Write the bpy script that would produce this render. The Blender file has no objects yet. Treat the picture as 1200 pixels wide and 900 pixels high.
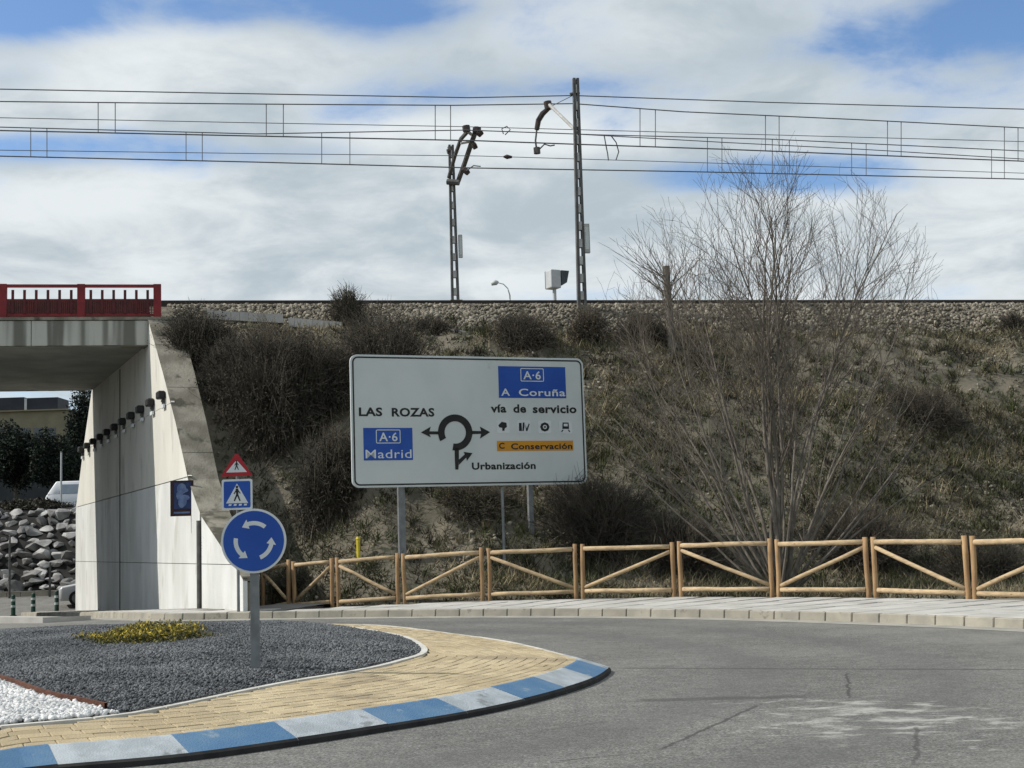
import bpy, bmesh, math, random
import numpy as np
from mathutils import Vector, Matrix
random.seed(7); rng = np.random.default_rng(11)
S = bpy.context.scene; COL = S.collection
# ------------------------------------------------------------------ camera
F_PX, ROLL, CAM_H = 1600.0, 0.032, 1.4
PITCH = math.atan(180/1600*math.cos(ROLL))
cF = np.array([0, math.cos(PITCH), math.sin(PITCH)]); cU0 = np.array([0, -math.sin(PITCH), math.cos(PITCH)]); cR0 = np.array([1.0, 0, 0])
cR = math.cos(ROLL)*cR0 - math.sin(ROLL)*cU0; cU = math.sin(ROLL)*cR0 + math.cos(ROLL)*cU0; cC = np.array([0, 0, CAM_H])
camd = bpy.data.cameras.new('camera'); cam = bpy.data.objects.new('camera', camd); COL.objects.link(cam)
M3 = Matrix((cR, cU, -cF)).transposed(); cam.matrix_world = Matrix.Translation(cC) @ M3.to_4x4()
camd.sensor_width = 36; camd.lens = 36*F_PX/1200; camd.clip_end = 6000; camd.clip_start = 0.1
S.camera = cam
# measured directions in the photograph -> places in the world
def ray(x, y): return cF + cR*(x-600)/F_PX - cU*(y-450)/F_PX
def gz(x, y, z): d = ray(x, y); return cC + d*(z-CAM_H)/d[2]
def aty(x, y, Y): d = ray(x, y); return cC + d*Y/d[1]
def onpl(x, y, P, n): d = ray(x, y); n = np.array(n, float); return cC + d*np.dot(np.array(P)-cC, n)/np.dot(d, n)
# ------------------------------------------------------------------ light
SUN_EL = math.radians(40); SUN_AZ = math.radians(-91)          # azimuth from +Y towards +X
sdir = Vector((math.cos(SUN_EL)*math.sin(SUN_AZ), math.cos(SUN_EL)*math.cos(SUN_AZ), math.sin(SUN_EL)))
sl = bpy.data.lights.new('sun', 'SUN'); sl.energy = 4.6; sl.angle = math.radians(0.5); sl.color = (1.0, 0.95, 0.87)
sun = bpy.data.objects.new('sun', sl); COL.objects.link(sun); sun.rotation_euler = sdir.to_track_quat('Z', 'Y').to_euler()
S.view_settings.view_transform = 'Standard'; S.view_settings.look = 'None'; S.view_settings.exposure = 0.0; S.view_settings.gamma = 1.0

class NT:
    """little node-tree helper"""
    def __init__(s, nt): s.nt = nt
    def n(s, t, **kw):
        nd = s.nt.nodes.new(t)
        for k, v in kw.items():
            if k.startswith('i_'):
                key = k[2:]; key = int(key) if key.isdigit() else key
                s.set(nd.inputs[key], v)
            else: setattr(nd, k, v)
        return nd
    def set(s, inp, v):
        if isinstance(v, bpy.types.NodeSocket): s.nt.links.new(v, inp)
        else: inp.default_value = v
    def math(s, op, a, b=None, c=None, clamp=False):
        nd = s.nt.nodes.new('ShaderNodeMath'); nd.operation = op; nd.use_clamp = clamp
        s.set(nd.inputs[0], a)
        if b is not None: s.set(nd.inputs[1], b)
        if c is not None: s.set(nd.inputs[2], c)
        return nd.outputs[0]
    def noise(s, vec, scale, detail=4, rough=0.55, dist=0.0):
        nd = s.n('ShaderNodeTexNoise'); nd.inputs['Scale'].default_value = scale; nd.inputs['Detail'].default_value = detail
        nd.inputs['Roughness'].default_value = rough; nd.inputs['Distortion'].default_value = dist
        if vec is not None: s.nt.links.new(vec, nd.inputs['Vector'])
        return nd.outputs['Fac']
    def ramp(s, fac, a, b, lo=0.0, hi=1.0):
        nd = s.n('ShaderNodeMapRange'); nd.clamp = True; nd.interpolation_type = 'SMOOTHSTEP'
        s.set(nd.inputs[0], fac)
        for i, v in ((1, a), (2, b), (3, lo), (4, hi)): s.set(nd.inputs[i], v)
        return nd.outputs[0]
    def mix(s, fac, a, b, mode='MIX'):
        nd = s.n('ShaderNodeMix', data_type='RGBA', blend_type=mode); nd.clamp_factor = True
        s.set(nd.inputs[0], fac)
        for i, v in ((6, a), (7, b)):
            if isinstance(v, (tuple, list)) and len(v) == 3: v = tuple(v)+(1,)
            s.set(nd.inputs[i], v)
        return nd.outputs[2]

w = bpy.data.worlds.new('World'); S.world = w; w.use_nodes = True
W = NT(w.node_tree); W.nt.nodes.clear()
sky = W.n('ShaderNodeTexSky', sky_type='NISHITA'); sky.sun_disc = False; sky.sun_elevation = SUN_EL; sky.sun_rotation = SUN_AZ
sky.air_density = 1.0; sky.dust_density = 0.6; sky.ozone_density = 2.0
tc = W.n('ShaderNodeTexCoord'); sep = W.n('ShaderNodeSeparateXYZ', i_0=tc.outputs['Generated'])
dx, dy, dz = sep.outputs
dyp = W.math('MAXIMUM', dy, 0.05)
su, sv = W.math('DIVIDE', dx, dyp), W.math('DIVIDE', dz, dyp)
den = W.math('ADD', W.math('MAXIMUM', dz, 0.0), 0.20)
cv = W.n('ShaderNodeCombineXYZ', i_0=W.math('DIVIDE', dx, den), i_1=W.math('DIVIDE', dy, den), i_2=0.37).outputs[0]
n1 = W.noise(cv, 1.5, 9, 0.56, 0.25); n2 = W.noise(cv, 4.2, 7, 0.6, 0.3); n3 = W.noise(cv, 0.8, 4, 0.5)
cover = W.math('ADD', W.math('MULTIPLY', W.math('SUBTRACT', n1, 0.5), 1.5), W.math('MULTIPLY', W.math('SUBTRACT', n2, 0.5), 1.5))
cover = W.math('ADD', cover, 0.50)
def blob(px, py, wx, wy, amp, src):
    r = ray(px, py); u0, v0 = r[0]/r[1], r[2]/r[1]
    a = W.math('DIVIDE', W.math('SUBTRACT', su, u0), wx/F_PX); b = W.math('DIVIDE', W.math('SUBTRACT', sv, v0), wy/F_PX)
    e = W.math('EXPONENT', W.math('MULTIPLY', W.math('ADD', W.math('MULTIPLY', a, a), W.math('MULTIPLY', b, b)), -1.0))
    return W.math('ADD', src, W.math('MULTIPLY', e, amp))
# gaps of blue and thick banks of cloud, where the photograph has them
for b in ((20, 10, 150, 50, -0.85), (280, 8, 120, 28, -0.5), (450, 15, 110, 35, -0.55), (15, 95, 80, 24, -0.45), (60, 172, 190, 27, -0.74), (300, 182, 150, 14, -0.3), (600, 108, 120, 16, -0.25),
          (860, 205, 175, 24, -0.78), (1060, 220, 120, 22, -0.35), (1190, 20, 110, 60, -0.8), (980, 55, 150, 40, -0.25), (560, 285, 900, 70, 0.5), (220, 75, 200, 40, 0.25), (560, 160, 150, 30, 0.5), (720, 40, 200, 70, 0.25)):
    cover = blob(*b, cover)
mask = W.ramp(cover, -0.06, 0.60)
dark = W.math('ADD', W.math('MULTIPLY', W.math('SUBTRACT', n3, 0.45), 1.0), W.math('MULTIPLY', W.math('SUBTRACT', n2, 0.5), 2.0))
for b in ((640, 262, 330, 34, 0.34), (980, 300, 300, 40, 0.12), (700, 90, 260, 30, 0.10), (330, 300, 200, 30, 0.12), (90, 240, 140, 30, -0.35), (520, 150, 180, 24, -0.4), (110, 90, 120, 30, -0.2), (680, 170, 120, 20, -0.3), (1110, 265, 120, 50, -0.15)):
    dark = blob(*b, dark)
ccol = W.mix(W.ramp(dark, -0.35, 0.55), (8.9, 9.45, 9.7), (5.3, 6.15, 6.75))
skyc = W.mix(1.0, sky.outputs[0], (1.3, 1.5, 1.72), 'MULTIPLY')
mcol = W.mix(mask, skyc, ccol)
bg = W.n('ShaderNodeBackground', i_Color=mcol, i_Strength=0.09)
W.nt.links.new(bg.outputs[0], W.n('ShaderNodeOutputWorld').inputs[0])

# ------------------------------------------------------------------ materials
def mat(name, col, col2=None, scale=3.0, rough=0.85, bump=0.0, bscale=60, island=0.0, detail=5, metal=0.0, stretch=None, lo=0.35, hi=0.65, spec=0.3, speck=None, dist_=0.0):
    m = bpy.data.materials.new(name); m.use_nodes = True; T = NT(m.node_tree)
    b = T.nt.nodes['Principled BSDF']; b.inputs['Roughness'].default_value = rough; b.inputs['Metallic'].default_value = metal
    b.inputs['Specular IOR Level'].default_value = spec
    vec = T.n('ShaderNodeNewGeometry').outputs['Position']
    if stretch:
        vm = T.n('ShaderNodeVectorMath', operation='MULTIPLY', i_0=vec, i_1=stretch); vec = vm.outputs[0]
    c = tuple(col)+(1,)
    if col2: c = T.mix(T.ramp(T.noise(vec, scale, detail), lo, hi), col, col2)
    if speck:
        sc_, amt, cc = speck
        c = T.mix(T.ramp(T.noise(vec, sc_, 3, 0.6), amt, amt+0.12), c, cc)
    if island:
        g = T.n('ShaderNodeNewGeometry').outputs['Random Per Island']
        oi = T.n('ShaderNodeObjectInfo').outputs['Random']
        k = T.math('FRACT', T.math('ADD', g, oi)); k = T.math('ADD', T.math('MULTIPLY', k, 2*island), 1-island)
        hs = T.n('ShaderNodeHueSaturation', i_Value=k); T.set(hs.inputs['Color'], c); c = hs.outputs[0]
    T.set(b.inputs['Base Color'], c)
    if bump:
        bp = T.n('ShaderNodeBump', i_Strength=bump); T.set(bp.inputs['Height'], T.noise(vec, bscale, 4, 0.6)); bp.inputs['Distance'].default_value = 0.03
        T.set(b.inputs['Normal'], bp.outputs[0])
    return m
MT = {}
MT['dirt'] = mat('dirt', (.115, .098, .072), (.2, .17, .12), 1.4, .95, .9, 9, speck=(5, .58, (.055, .05, .036)))
MT['bank'] = mat('bank_soil', (.085, .078, .058), (.172, .152, .114), .8, .95, 1.0, 7, speck=(3.5, .55, (.04, .042, .025)))
MT['ballast_bed'] = mat('ballast_bed', (.11, .098, .074), (.19, .172, .135), 7, .95, 1.0, 22)
MT['ballast'] = mat('ballast_stone', (.14, .125, .095), (.25, .225, .18), 3, .9, .3, 30, island=.45)
MT['gravel'] = mat('grey_gravel', (.085, .092, .098), (.135, .142, .148), .9, .88, .3, 60, island=.5)
MT['gravel_bed'] = mat('gravel_bed', (.05, .053, .057), (.09, .094, .098), 25, .9, .8, 60)
MT['white_gravel'] = mat('white_gravel', (.42, .43, .43), (.62, .62, .61), 3, .7, .2, 60, island=.25)
MT['brick'] = mat('yellow_brick', (.47, .39, .25), (.39, .315, .195), 1.3, .88, .5, 90, island=.13, speck=(1.1, .56, (.32, .26, .17)))
MT['joint'] = mat('brick_joint', (.19, .155, .1), (.28, .225, .14), 12, .95, .4, 80)
MT['kerb_blue'] = mat('blue_kerb_paint', (.065, .155, .28), (.10, .19, .30), 3, .6, .3, 70, speck=(5, .60, (.2, .27, .33)))
MT['kerb_white'] = mat('white_kerb_paint', (.40, .44, .465), (.30, .335, .355), 5, .6, .3, 70, speck=(4, .58, (.2, .215, .22)))
MT['lip_shade_seal'] = mat('lip_shade_and_seal', (.02, .02, .02), (.035, .034, .033), 6, .95)  # near-black: painted shade on the island kerb lip, also the wall joint seal
MT['kerb'] = mat('kerb_concrete', (.34, .315, .26), (.26, .245, .205), 2.5, .9, .4, 60, island=.1, speck=(6, .6, (.2, .185, .155)))
MT['gutter'] = mat('gutter_concrete', (.33, .32, .28), (.25, .245, .22), 2, .9, .3, 60)
MT['slab'] = mat('paving_slab', (.46, .45, .42), (.38, .37, .34), 1.6, .9, .3, 70, island=.08)
MT['edgepale'] = mat('pale_edging', (.55, .54, .5), (.45, .44, .4), 3, .9, .3, 60)
MT['slab_bed'] = mat('paving_bed', (.16, .155, .14), (.2, .19, .175), 5, .95)
MT['concrete'] = mat('pale_concrete', (.64, .63, .57), (.54, .53, .48), .55, .9, .35, 25, stretch=(1, 1, .3), speck=(2.0, .55, (.45, .44, .395)))
MT['white_concrete'] = mat('whitened_concrete', (.63, .64, .625), (.52, .53, .51), 1.0, .85, .4, 25, stretch=(1, 1, .4), speck=(1.1, .57, (.46, .455, .42)))
MT['dark_concrete'] = mat('stained_concrete', (.27, .25, .205), (.15, .138, .108), 1.6, .95, .5, 20, stretch=(1, 1, .5), speck=(1.5, .55, (.07, .066, .05)))
MT['fascia'] = mat('fascia_concrete', (.42, .42, .38), (.14, .142, .12), 2.1, .95, .3, 20, stretch=(1, 1, .06), lo=.42, hi=.56, detail=2)
MT['soffit'] = mat('soffit_concrete', (.33, .33, .3), (.24, .24, .22), .7, .95, .3, 14)
MT['red'] = mat('red_paint', (.23, .022, .026), (.16, .018, .022), 3, .6, .1, 40)
MT['redmesh'] = mat('dark_red_mesh', (.15, .03, .03), (.1, .026, .025), 6, .75)
MT['barred'] = mat('dark_bar_paint', (.10, .02, .022), (.07, .016, .018), 5, .7)
MT['steel'] = mat('galvanised_steel', (.22, .235, .24), (.16, .17, .175), 6, .55, .05, 40, metal=.35)
MT['mast'] = mat('mast_steel', (.115, .115, .112), (.075, .075, .074), 5, .7, .1, 30)
MT['mast_light'] = mat('mast_plate', (.46, .46, .44), (.34, .34, .33), 6, .7)
MT['wire'] = mat('wire_metal', (.10, .105, .11), (.075, .08, .085), 8, .6)
MT['rail'] = mat('rail_rust', (.05, .038, .03), (.03, .024, .02), 6, .7)
MT['insul'] = mat('insulator_brown', (.035, .025, .022), (.05, .035, .03), 6, .4)
MT['signwhite'] = mat('sign_white', (.5, .545, .535), (.55, .59, .58), .7, .5, spec=.4, speck=(2.5, .7, (.42, .45, .44)))
MT['signblue'] = mat('sign_blue', (.012, .066, .33), (.016, .08, .37), 2, .45)
MT['signred'] = mat('sign_red', (.32, .012, .022), (.36, .018, .025), 4, .45)
MT['signyellow'] = mat('sign_yellow', (.56, .265, .02), (.5, .23, .02), 3, .5)
MT['black'] = mat('sign_black', (.012, .013, .014), (.02, .02, .02), 5, .6)
MT['whitefilm'] = mat('sign_film_white', (.62, .66, .67), (.56, .6, .62), 3, .5)
MT['yellow'] = mat('yellow_paint', (.62, .5, .03), (.5, .4, .03), 5, .6)
MT['rust'] = mat('rusted_steel', (.075, .03, .02), (.12, .05, .03), 8, .85, .4, 40)
MT['bark'] = mat('grey_bark', (.10, .088, .072), (.19, .17, .142), 4, .9, .5, 30, stretch=(3, 3, .8))
MT['twig'] = mat('twig_bark', (.14, .12, .098), (.085, .073, .06), 2, .9)
MT['bush_twig'] = mat('brown_twigs', (.052, .046, .036), (.092, .08, .062), 1.5, .95, island=.35)
MT['bush_dark'] = mat('dark_shrub_leaf', (.024, .023, .016), (.042, .038, .026), 2, .9, island=.4)
MT['bush_brown'] = mat('brown_shrub_leaf', (.034, .030, .022), (.058, .050, .036), 2, .9, island=.4)
MT['bush_green'] = mat('green_shrub_leaf', (.04, .05, .02), (.06, .062, .026), 2, .9, island=.4)
MT['bush_straw'] = mat('straw_shrub', (.15, .115, .07), (.1, .08, .05), 2, .9, island=.4)
MT['grass'] = mat('dry_grass', (.25, .212, .135), (.105, .095, .06), .5, .95, island=.6, speck=(.45, .52, (.062, .066, .036)))
MT['weed'] = mat('green_weed', (.055, .068, .024), (.08, .085, .034), 2, .9, island=.4)
MT['yleaf'] = mat('yellow_leaf', (.44, .34, .045), (.22, .19, .045), 6, .8, island=.4)
MT['gleaf'] = mat('olive_leaf', (.07, .08, .03), (.12, .11, .04), 6, .8, island=.4)
MT['pine'] = mat('dark_pine_leaf', (.009, .016, .011), (.018, .026, .016), 1.2, .9, island=.4)
MT['rock'] = mat('grey_rock', (.14, .138, .135), (.31, .305, .295), 1.3, .9, .8, 5, island=.5)
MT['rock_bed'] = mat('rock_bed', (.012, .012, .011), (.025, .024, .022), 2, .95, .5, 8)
MT['wood'] = mat('fence_wood', (.50, .375, .225), (.36, .27, .165), 4, .8, .4, 30, stretch=(1.5, 1.5, 5), island=.12, speck=(6, .60, (.2, .125, .065)))
MT['wood_post'] = mat('fence_post_wood', (.36, .235, .12), (.26, .16, .082), 3, .75, .3, 30, stretch=(4, 4, .8), island=.15)
MT['carpaint'] = mat('silver_car_paint', (.5, .51, .52), (.46, .47, .48), 2, .3, spec=.6)
MT['vanpaint'] = mat('white_van_paint', (.72, .74, .76), (.68, .7, .72), 2, .35, spec=.5)
MT['glass'] = mat('dark_glass', (.03, .036, .042), (.045, .05, .055), 2, .12, spec=.7)
MT['vglass'] = mat('van_glass', (.2, .25, .29), (.25, .3, .34), 2, .12, spec=.7)
MT['tyre'] = mat('tyre_rubber', (.02, .02, .02), (.03, .03, .03), 8, .9)
MT['bgreen'] = mat('bollard_green', (.018, .06, .05), (.025, .075, .06), 5, .6)
MT['bpale'] = mat('bollard_band', (.5, .58, .58), (.45, .52, .52), 5, .5)
MT['render'] = mat('olive_render', (.22, .2, .13), (.18, .165, .11), 1, .9)
MT['darkpanel'] = mat('dark_panel', (.018, .022, .03), (.025, .03, .038), 1, .6)
MT['greywall'] = mat('grey_wall', (.06, .068, .07), (.08, .088, .09), 1, .9)
MT['posterblue'] = mat('poster_blue', (.012, .024, .075), (.018, .04, .13), 4, .5)
MT['posterframe'] = mat('poster_frame', (.035, .014, .016), (.025, .01, .012), 4, .6)
MT['posterpale'] = mat('poster_pale', (.12, .17, .3), (.07, .11, .23), 9, .5)
MT['cabinet'] = mat('cabinet_grey', (.46, .48, .49), (.4, .42, .43), 3, .6)
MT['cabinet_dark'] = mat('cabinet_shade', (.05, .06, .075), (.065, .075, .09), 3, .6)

def asphalt():
    m = bpy.data.materials.new('asphalt'); m.use_nodes = True; T = NT(m.node_tree); b = T.nt.nodes['Principled BSDF']
    b.inputs['Roughness'].default_value = .88; b.inputs['Specular IOR Level'].default_value = .25
    pos = T.n('ShaderNodeNewGeometry').outputs['Position']
    c = T.mix(T.ramp(T.noise(pos, .55, 5), .35, .68), (.138, .138, .132), (.178, .177, .17))
    # grain in grey and buff
    c = T.mix(T.ramp(T.noise(pos, 5.5, 4, .7), .34, .66), T.mix(1, c, (.86, .86, .86), 'MULTIPLY'), T.mix(1, c, (1.13, 1.13, 1.12), 'MULTIPLY'))
    g0_ = T.noise(pos, 19, 3, .7); g = T.noise(pos, 48, 3, .78); c = T.mix(T.ramp(g0_, .35, .65), T.mix(1, c, (.82, .82, .82), 'MULTIPLY'), T.mix(1, c, (1.17, 1.17, 1.16), 'MULTIPLY')); c = T.mix(T.ramp(g, .36, .66), T.mix(1, c, (.5, .5, .5), 'MULTIPLY'), T.mix(1, c, (1.42, 1.41, 1.38), 'MULTIPLY'))
    sp = T.n('ShaderNodeSeparateXYZ', i_0=pos); X, Y, Z = sp.outputs
    # tyre polish rings round the island
    rx = T.math('SUBTRACT', X, -5.5); ry = T.math('SUBTRACT', Y, 15.0)
    rr = T.math('SQRT', T.math('ADD', T.math('MULTIPLY', rx, rx), T.math('MULTIPLY', ry, ry)))
    for r0 in (7.9, 9.6):
        q = T.math('ABSOLUTE', T.math('SUBTRACT', rr, r0)); c = T.mix(T.ramp(q, .05, .6, .42, 0), c, (.095, .095, .092))
    # dusty edge by the outer kerb
    c = T.mix(T.math('MULTIPLY', T.ramp(rr, 10.2, 11.4), T.ramp(T.noise(pos, 1.8, 4), .3, .7, .1, .55)), c, (.22, .212, .19))
    # scuffed pale paint remains, in streaks across the lane
    st = T.n('ShaderNodeVectorMath', operation='MULTIPLY', i_0=pos, i_1=(.75, 1.25, 1)).outputs[0]
    P = gz(1055, 846, 0)
    ax = T.math('DIVIDE', T.math('SUBTRACT', X, float(P[0])), 1.5); ay = T.math('DIVIDE', T.math('SUBTRACT', Y, float(P[1])+.25), 1.9)
    e = T.math('EXPONENT', T.math('MULTIPLY', T.math('ADD', T.math('MULTIPLY', ax, ax), T.math('MULTIPLY', ay, ay)), -1.0))
    sc_ = T.ramp(T.math('ADD', T.noise(st, 2.9, 8, .72, .3), T.math('MULTIPLY', e, .24)), .68, .84, 0, .62)
    sc_ = T.math('MULTIPLY', sc_, T.ramp(e, .06, .5))
    c = T.mix(sc_, c, (.47, .46, .43))
    # sealed joints, cracks and wider dark bands, each along its own crooked line (points measured on the road)
    wob = T.math('MULTIPLY', T.math('SUBTRACT', T.noise(pos, 2.5, 5, .7), .5), .16)
    def dark_line(p, q, wd, amt):
        nonlocal c
        p, q = gz(*p, 0), gz(*q, 0); d = q-p; L = float(np.hypot(d[0], d[1])); ux, uy = float(d[0]/L), float(d[1]/L)
        vx = T.math('SUBTRACT', X, float(p[0])); vy = T.math('SUBTRACT', Y, float(p[1]))
        s_ = T.math('ADD', T.math('MULTIPLY', vx, ux), T.math('MULTIPLY', vy, uy))
        t_ = T.math('ABSOLUTE', T.math('ADD', T.math('SUBTRACT', T.math('MULTIPLY', vx, uy), T.math('MULTIPLY', vy, ux)), wob))
        f_ = T.math('MULTIPLY', T.ramp(t_, wd*.4, wd, amt, 0), T.math('MULTIPLY', T.ramp(s_, 0, .15), T.ramp(s_, L-.5, L, 1, 0)))
        c = T.mix(f_, c, (.045, .045, .043))
    for a in (((722, 783), (1260, 785), .07, .62), ((740, 821), (990, 815), .15, .5), ((640, 893), (775, 880), .025, .6), ((820, 838), (900, 850), .02, .4), ((770, 880), (900, 822), .025, .75), ((992, 788), (996, 822), .02, .8), ((1075, 850), (1072, 905), .02, .6), ((560, 868), (760, 838), .05, .22), ((1100, 770), (1150, 771), .16, .5), ((1078, 792.5), (1094, 792), .05, .6), ((600, 760), (760, 752), .05, .2)):
        dark_line(*a)
    T.set(b.inputs['Base Color'], c)
    bp = T.n('ShaderNodeBump', i_Strength=.55); bp.inputs['Distance'].default_value = .012; T.set(bp.inputs['Height'], g); T.set(b.inputs['Normal'], bp.outputs[0])
    return m
MT['asphalt'] = asphalt()

# ------------------------------------------------------------------ geometry helpers
def tag(o, label=None, cat=None, group=None, kind=None):
    for k, v in (('label', label), ('category', cat), ('group', group), ('kind', kind)):
        if v: o[k] = v
    return o
def link(name, me, m, parent=None, smooth=False):
    if m is not None: me.materials.append(MT[m] if isinstance(m, str) else m)
    if smooth: me.polygons.foreach_set('use_smooth', [True]*len(me.polygons))
    o = bpy.data.objects.new(name, me); COL.objects.link(o)
    if parent: o.parent = parent
    return o
def empty(name, loc, rz=0.0, label=None, cat=None, group=None):
    o = bpy.data.objects.new(name, None); COL.objects.link(o); o.location = [float(v) for v in loc]; o.rotation_euler = (0, 0, rz); o.empty_display_size = .2
    return tag(o, label, cat, group)
def np_mesh(name, V, Fc):
    """V (N,3), Fc (M,k) -> mesh, fast"""
    V = np.ascontiguousarray(V, np.float32); Fc = np.ascontiguousarray(Fc, np.int32); me = bpy.data.meshes.new(name)
    me.vertices.add(len(V)); me.vertices.foreach_set('co', V.ravel()); M, k = Fc.shape
    me.loops.add(M*k); me.loops.foreach_set('vertex_index', Fc.ravel()); me.polygons.add(M)
    me.polygons.foreach_set('loop_start', np.arange(M, dtype=np.int32)*k); me.polygons.foreach_set('loop_total', np.full(M, k, np.int32))
    me.update(calc_edges=True); me.validate(); return me
class MB:
    def __init__(s): s.v = []; s.f = []
    def poly(s, V, Fs):
        o = len(s.v); s.v += [tuple(float(c) for c in p) for p in V]; s.f += [tuple(i+o for i in f) for f in Fs]
    def box(s, c, size, rz=0.0, M=None):
        x, y, z = [v/2 for v in size]; V = [Vector(p) for p in ((-x,-y,-z),(x,-y,-z),(x,y,-z),(-x,y,-z),(-x,-y,z),(x,-y,z),(x,y,z),(-x,y,z))]
        R_ = M if M is not None else Matrix.Rotation(rz, 3, 'Z'); c = Vector([float(q) for q in c])
        s.poly([R_ @ p + c for p in V], [(0,3,2,1),(4,5,6,7),(0,1,5,4),(1,2,6,5),(2,3,7,6),(3,0,4,7)])
    def prism(s, bottom, top):
        n = len(bottom); s.poly(list(bottom)+list(top), [tuple(range(n-1,-1,-1)), tuple(range(n, 2*n))]+[(i,(i+1)%n,n+(i+1)%n,n+i) for i in range(n)])
    def tube(s, pts, rad, sides=8, caps=True):
        pts = [Vector([float(c) for c in p]) for p in pts]; n = len(pts)
        if not hasattr(rad, '__len__'): rad = [rad]*n
        rings = []; up = None
        for i, p in enumerate(pts):
            t = (pts[min(i+1, n-1)]-pts[max(i-1, 0)]).normalized()
            if up is None: up = Vector((0,0,1)) if abs(t.z) < .9 else Vector((1,0,0))
            a = t.cross(up).normalized(); b_ = a.cross(t); up = b_
            rings.append([p + (a*math.cos(2*math.pi*k/sides)+b_*math.sin(2*math.pi*k/sides))*rad[i] for k in range(sides)])
        V = [q for r in rings for q in r]; Fs = []
        for i in range(n-1):
            for k in range(sides):
                k2 = (k+1) % sides; Fs.append((i*sides+k, i*sides+k2, (i+1)*sides+k2, (i+1)*sides+k))
        if caps: Fs += [tuple(range(sides-1,-1,-1)), tuple((n-1)*sides+k for k in range(sides))]
        s.poly(V, Fs)
    def mesh(s, name='mesh'):
        me = bpy.data.meshes.new(name); me.from_pydata(s.v, [], s.f); me.update()
        bm = bmesh.new(); bm.from_mesh(me); bmesh.ops.recalc_face_normals(bm, faces=bm.faces); bm.to_mesh(me); bm.free(); return me
    def build(s, name, m, parent=None, smooth=False): return link(name, s.mesh(name), m, parent, smooth)
def bevel_mesh(me, w_=.02, seg=2):
    bm = bmesh.new(); bm.from_mesh(me); bmesh.ops.bevel(bm, geom=bm.edges[:], offset=w_, segments=seg, affect='EDGES', profile=.5); bm.to_mesh(me); bm.free(); return me
def segs(A, B, ra, rb, sides=3):
    """N tapered twigs as open frusta"""
    A, B = np.asarray(A, float), np.asarray(B, float); ra, rb = np.asarray(ra, float), np.asarray(rb, float)
    t = B-A; t /= np.linalg.norm(t, axis=1)[:, None]+1e-9
    h = np.where(np.abs(t[:, 2:3]) < .9, np.array([[0, 0, 1.]]), np.array([[1., 0, 0]])); a = np.cross(t, h); a /= np.linalg.norm(a, axis=1)[:, None]+1e-9; b = np.cross(a, t)
    V = []
    for P, r in ((A, ra), (B, rb)):
        for k in range(sides):
            q = 2*math.pi*k/sides; V.append(P+(a*math.cos(q)+b*math.sin(q))*r[:, None])
    V = np.stack(V, 1); N = len(A); Fq = []
    for k in range(sides): Fq.append([k, (k+1) % sides, sides+(k+1) % sides, sides+k])
    Fq = np.array(Fq)[None]+(np.arange(N)*2*sides)[:, None, None]
    return V.reshape(-1, 3), Fq.reshape(-1, 4)
ICO_V = None
def stones(P, size, flat=.7, jit=.3):
    """N little angular stones"""
    global ICO_V, ICO_F
    if ICO_V is None:
        bm = bmesh.new(); bmesh.ops.create_icosphere(bm, subdivisions=1, radius=1); bm.verts.ensure_lookup_table()
        ICO_V = np.array([v.co[:] for v in bm.verts]); ICO_F = np.array([[v.index for v in f.verts] for f in bm.faces]); bm.free()
    N = len(P); V = np.repeat(ICO_V[None], N, 0)*(1+jit*(rng.random((N, 12, 1))*2-1))
    sc_ = np.stack([1+.4*(rng.random(N)-.5), .8+.4*(rng.random(N)-.5), flat+.3*(rng.random(N)-.5)], 1); V *= sc_[:, None]
    q = rng.normal(size=(N, 4)); q[:, 1:3] *= .35; q /= np.linalg.norm(q, axis=1)[:, None]; w_, x, y, z = q.T
    Rm = np.stack([1-2*(y*y+z*z), 2*(x*y-z*w_), 2*(x*z+y*w_), 2*(x*y+z*w_), 1-2*(x*x+z*z), 2*(y*z-x*w_), 2*(x*z-y*w_), 2*(y*z+x*w_), 1-2*(x*x+y*y)], 1).reshape(N, 3, 3)
    V = np.einsum('nij,nkj->nki', Rm, V)*np.asarray(size)[:, None, None]+P[:, None]
    return V.reshape(-1, 3), (ICO_F[None]+(np.arange(N)*12)[:, None, None]).reshape(-1, 3)
def leaves(P, size, up=.3, asp=.45):
    """N leaf quads with random facing"""
    N = len(P); d = rng.normal(size=(N, 3)); d[:, 2] += up; d /= np.linalg.norm(d, axis=1)[:, None]
    h = rng.normal(size=(N, 3)); a = np.cross(d, h); a /= np.linalg.norm(a, axis=1)[:, None]+1e-9; s_ = np.asarray(size)[:, None]
    V = np.stack([P, P+d*s_*.5+a*s_*asp*.5, P+d*s_, P+d*s_*.5-a*s_*asp*.5], 1).reshape(-1, 3)
    return V, np.arange(4*N).reshape(-1, 4)
def blades(P, hgt, lean=.5, wd=.012, droop=None):
    """N grass blades as thin triangles"""
    N = len(P); d = rng.normal(size=(N, 3))*lean; d[:, 2] = 1; d /= np.linalg.norm(d, axis=1)[:, None]
    a = rng.normal(size=(N, 3)); a[:, 2] = 0; a /= np.linalg.norm(a, axis=1)[:, None]; hg = np.asarray(hgt)[:, None]; wv = a*wd*(.6+.8*rng.random((N, 1)))
    V = np.stack([P-wv, P+wv, P+d*hg], 1).reshape(-1, 3); return V, np.arange(3*N).reshape(-1, 3)
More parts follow.
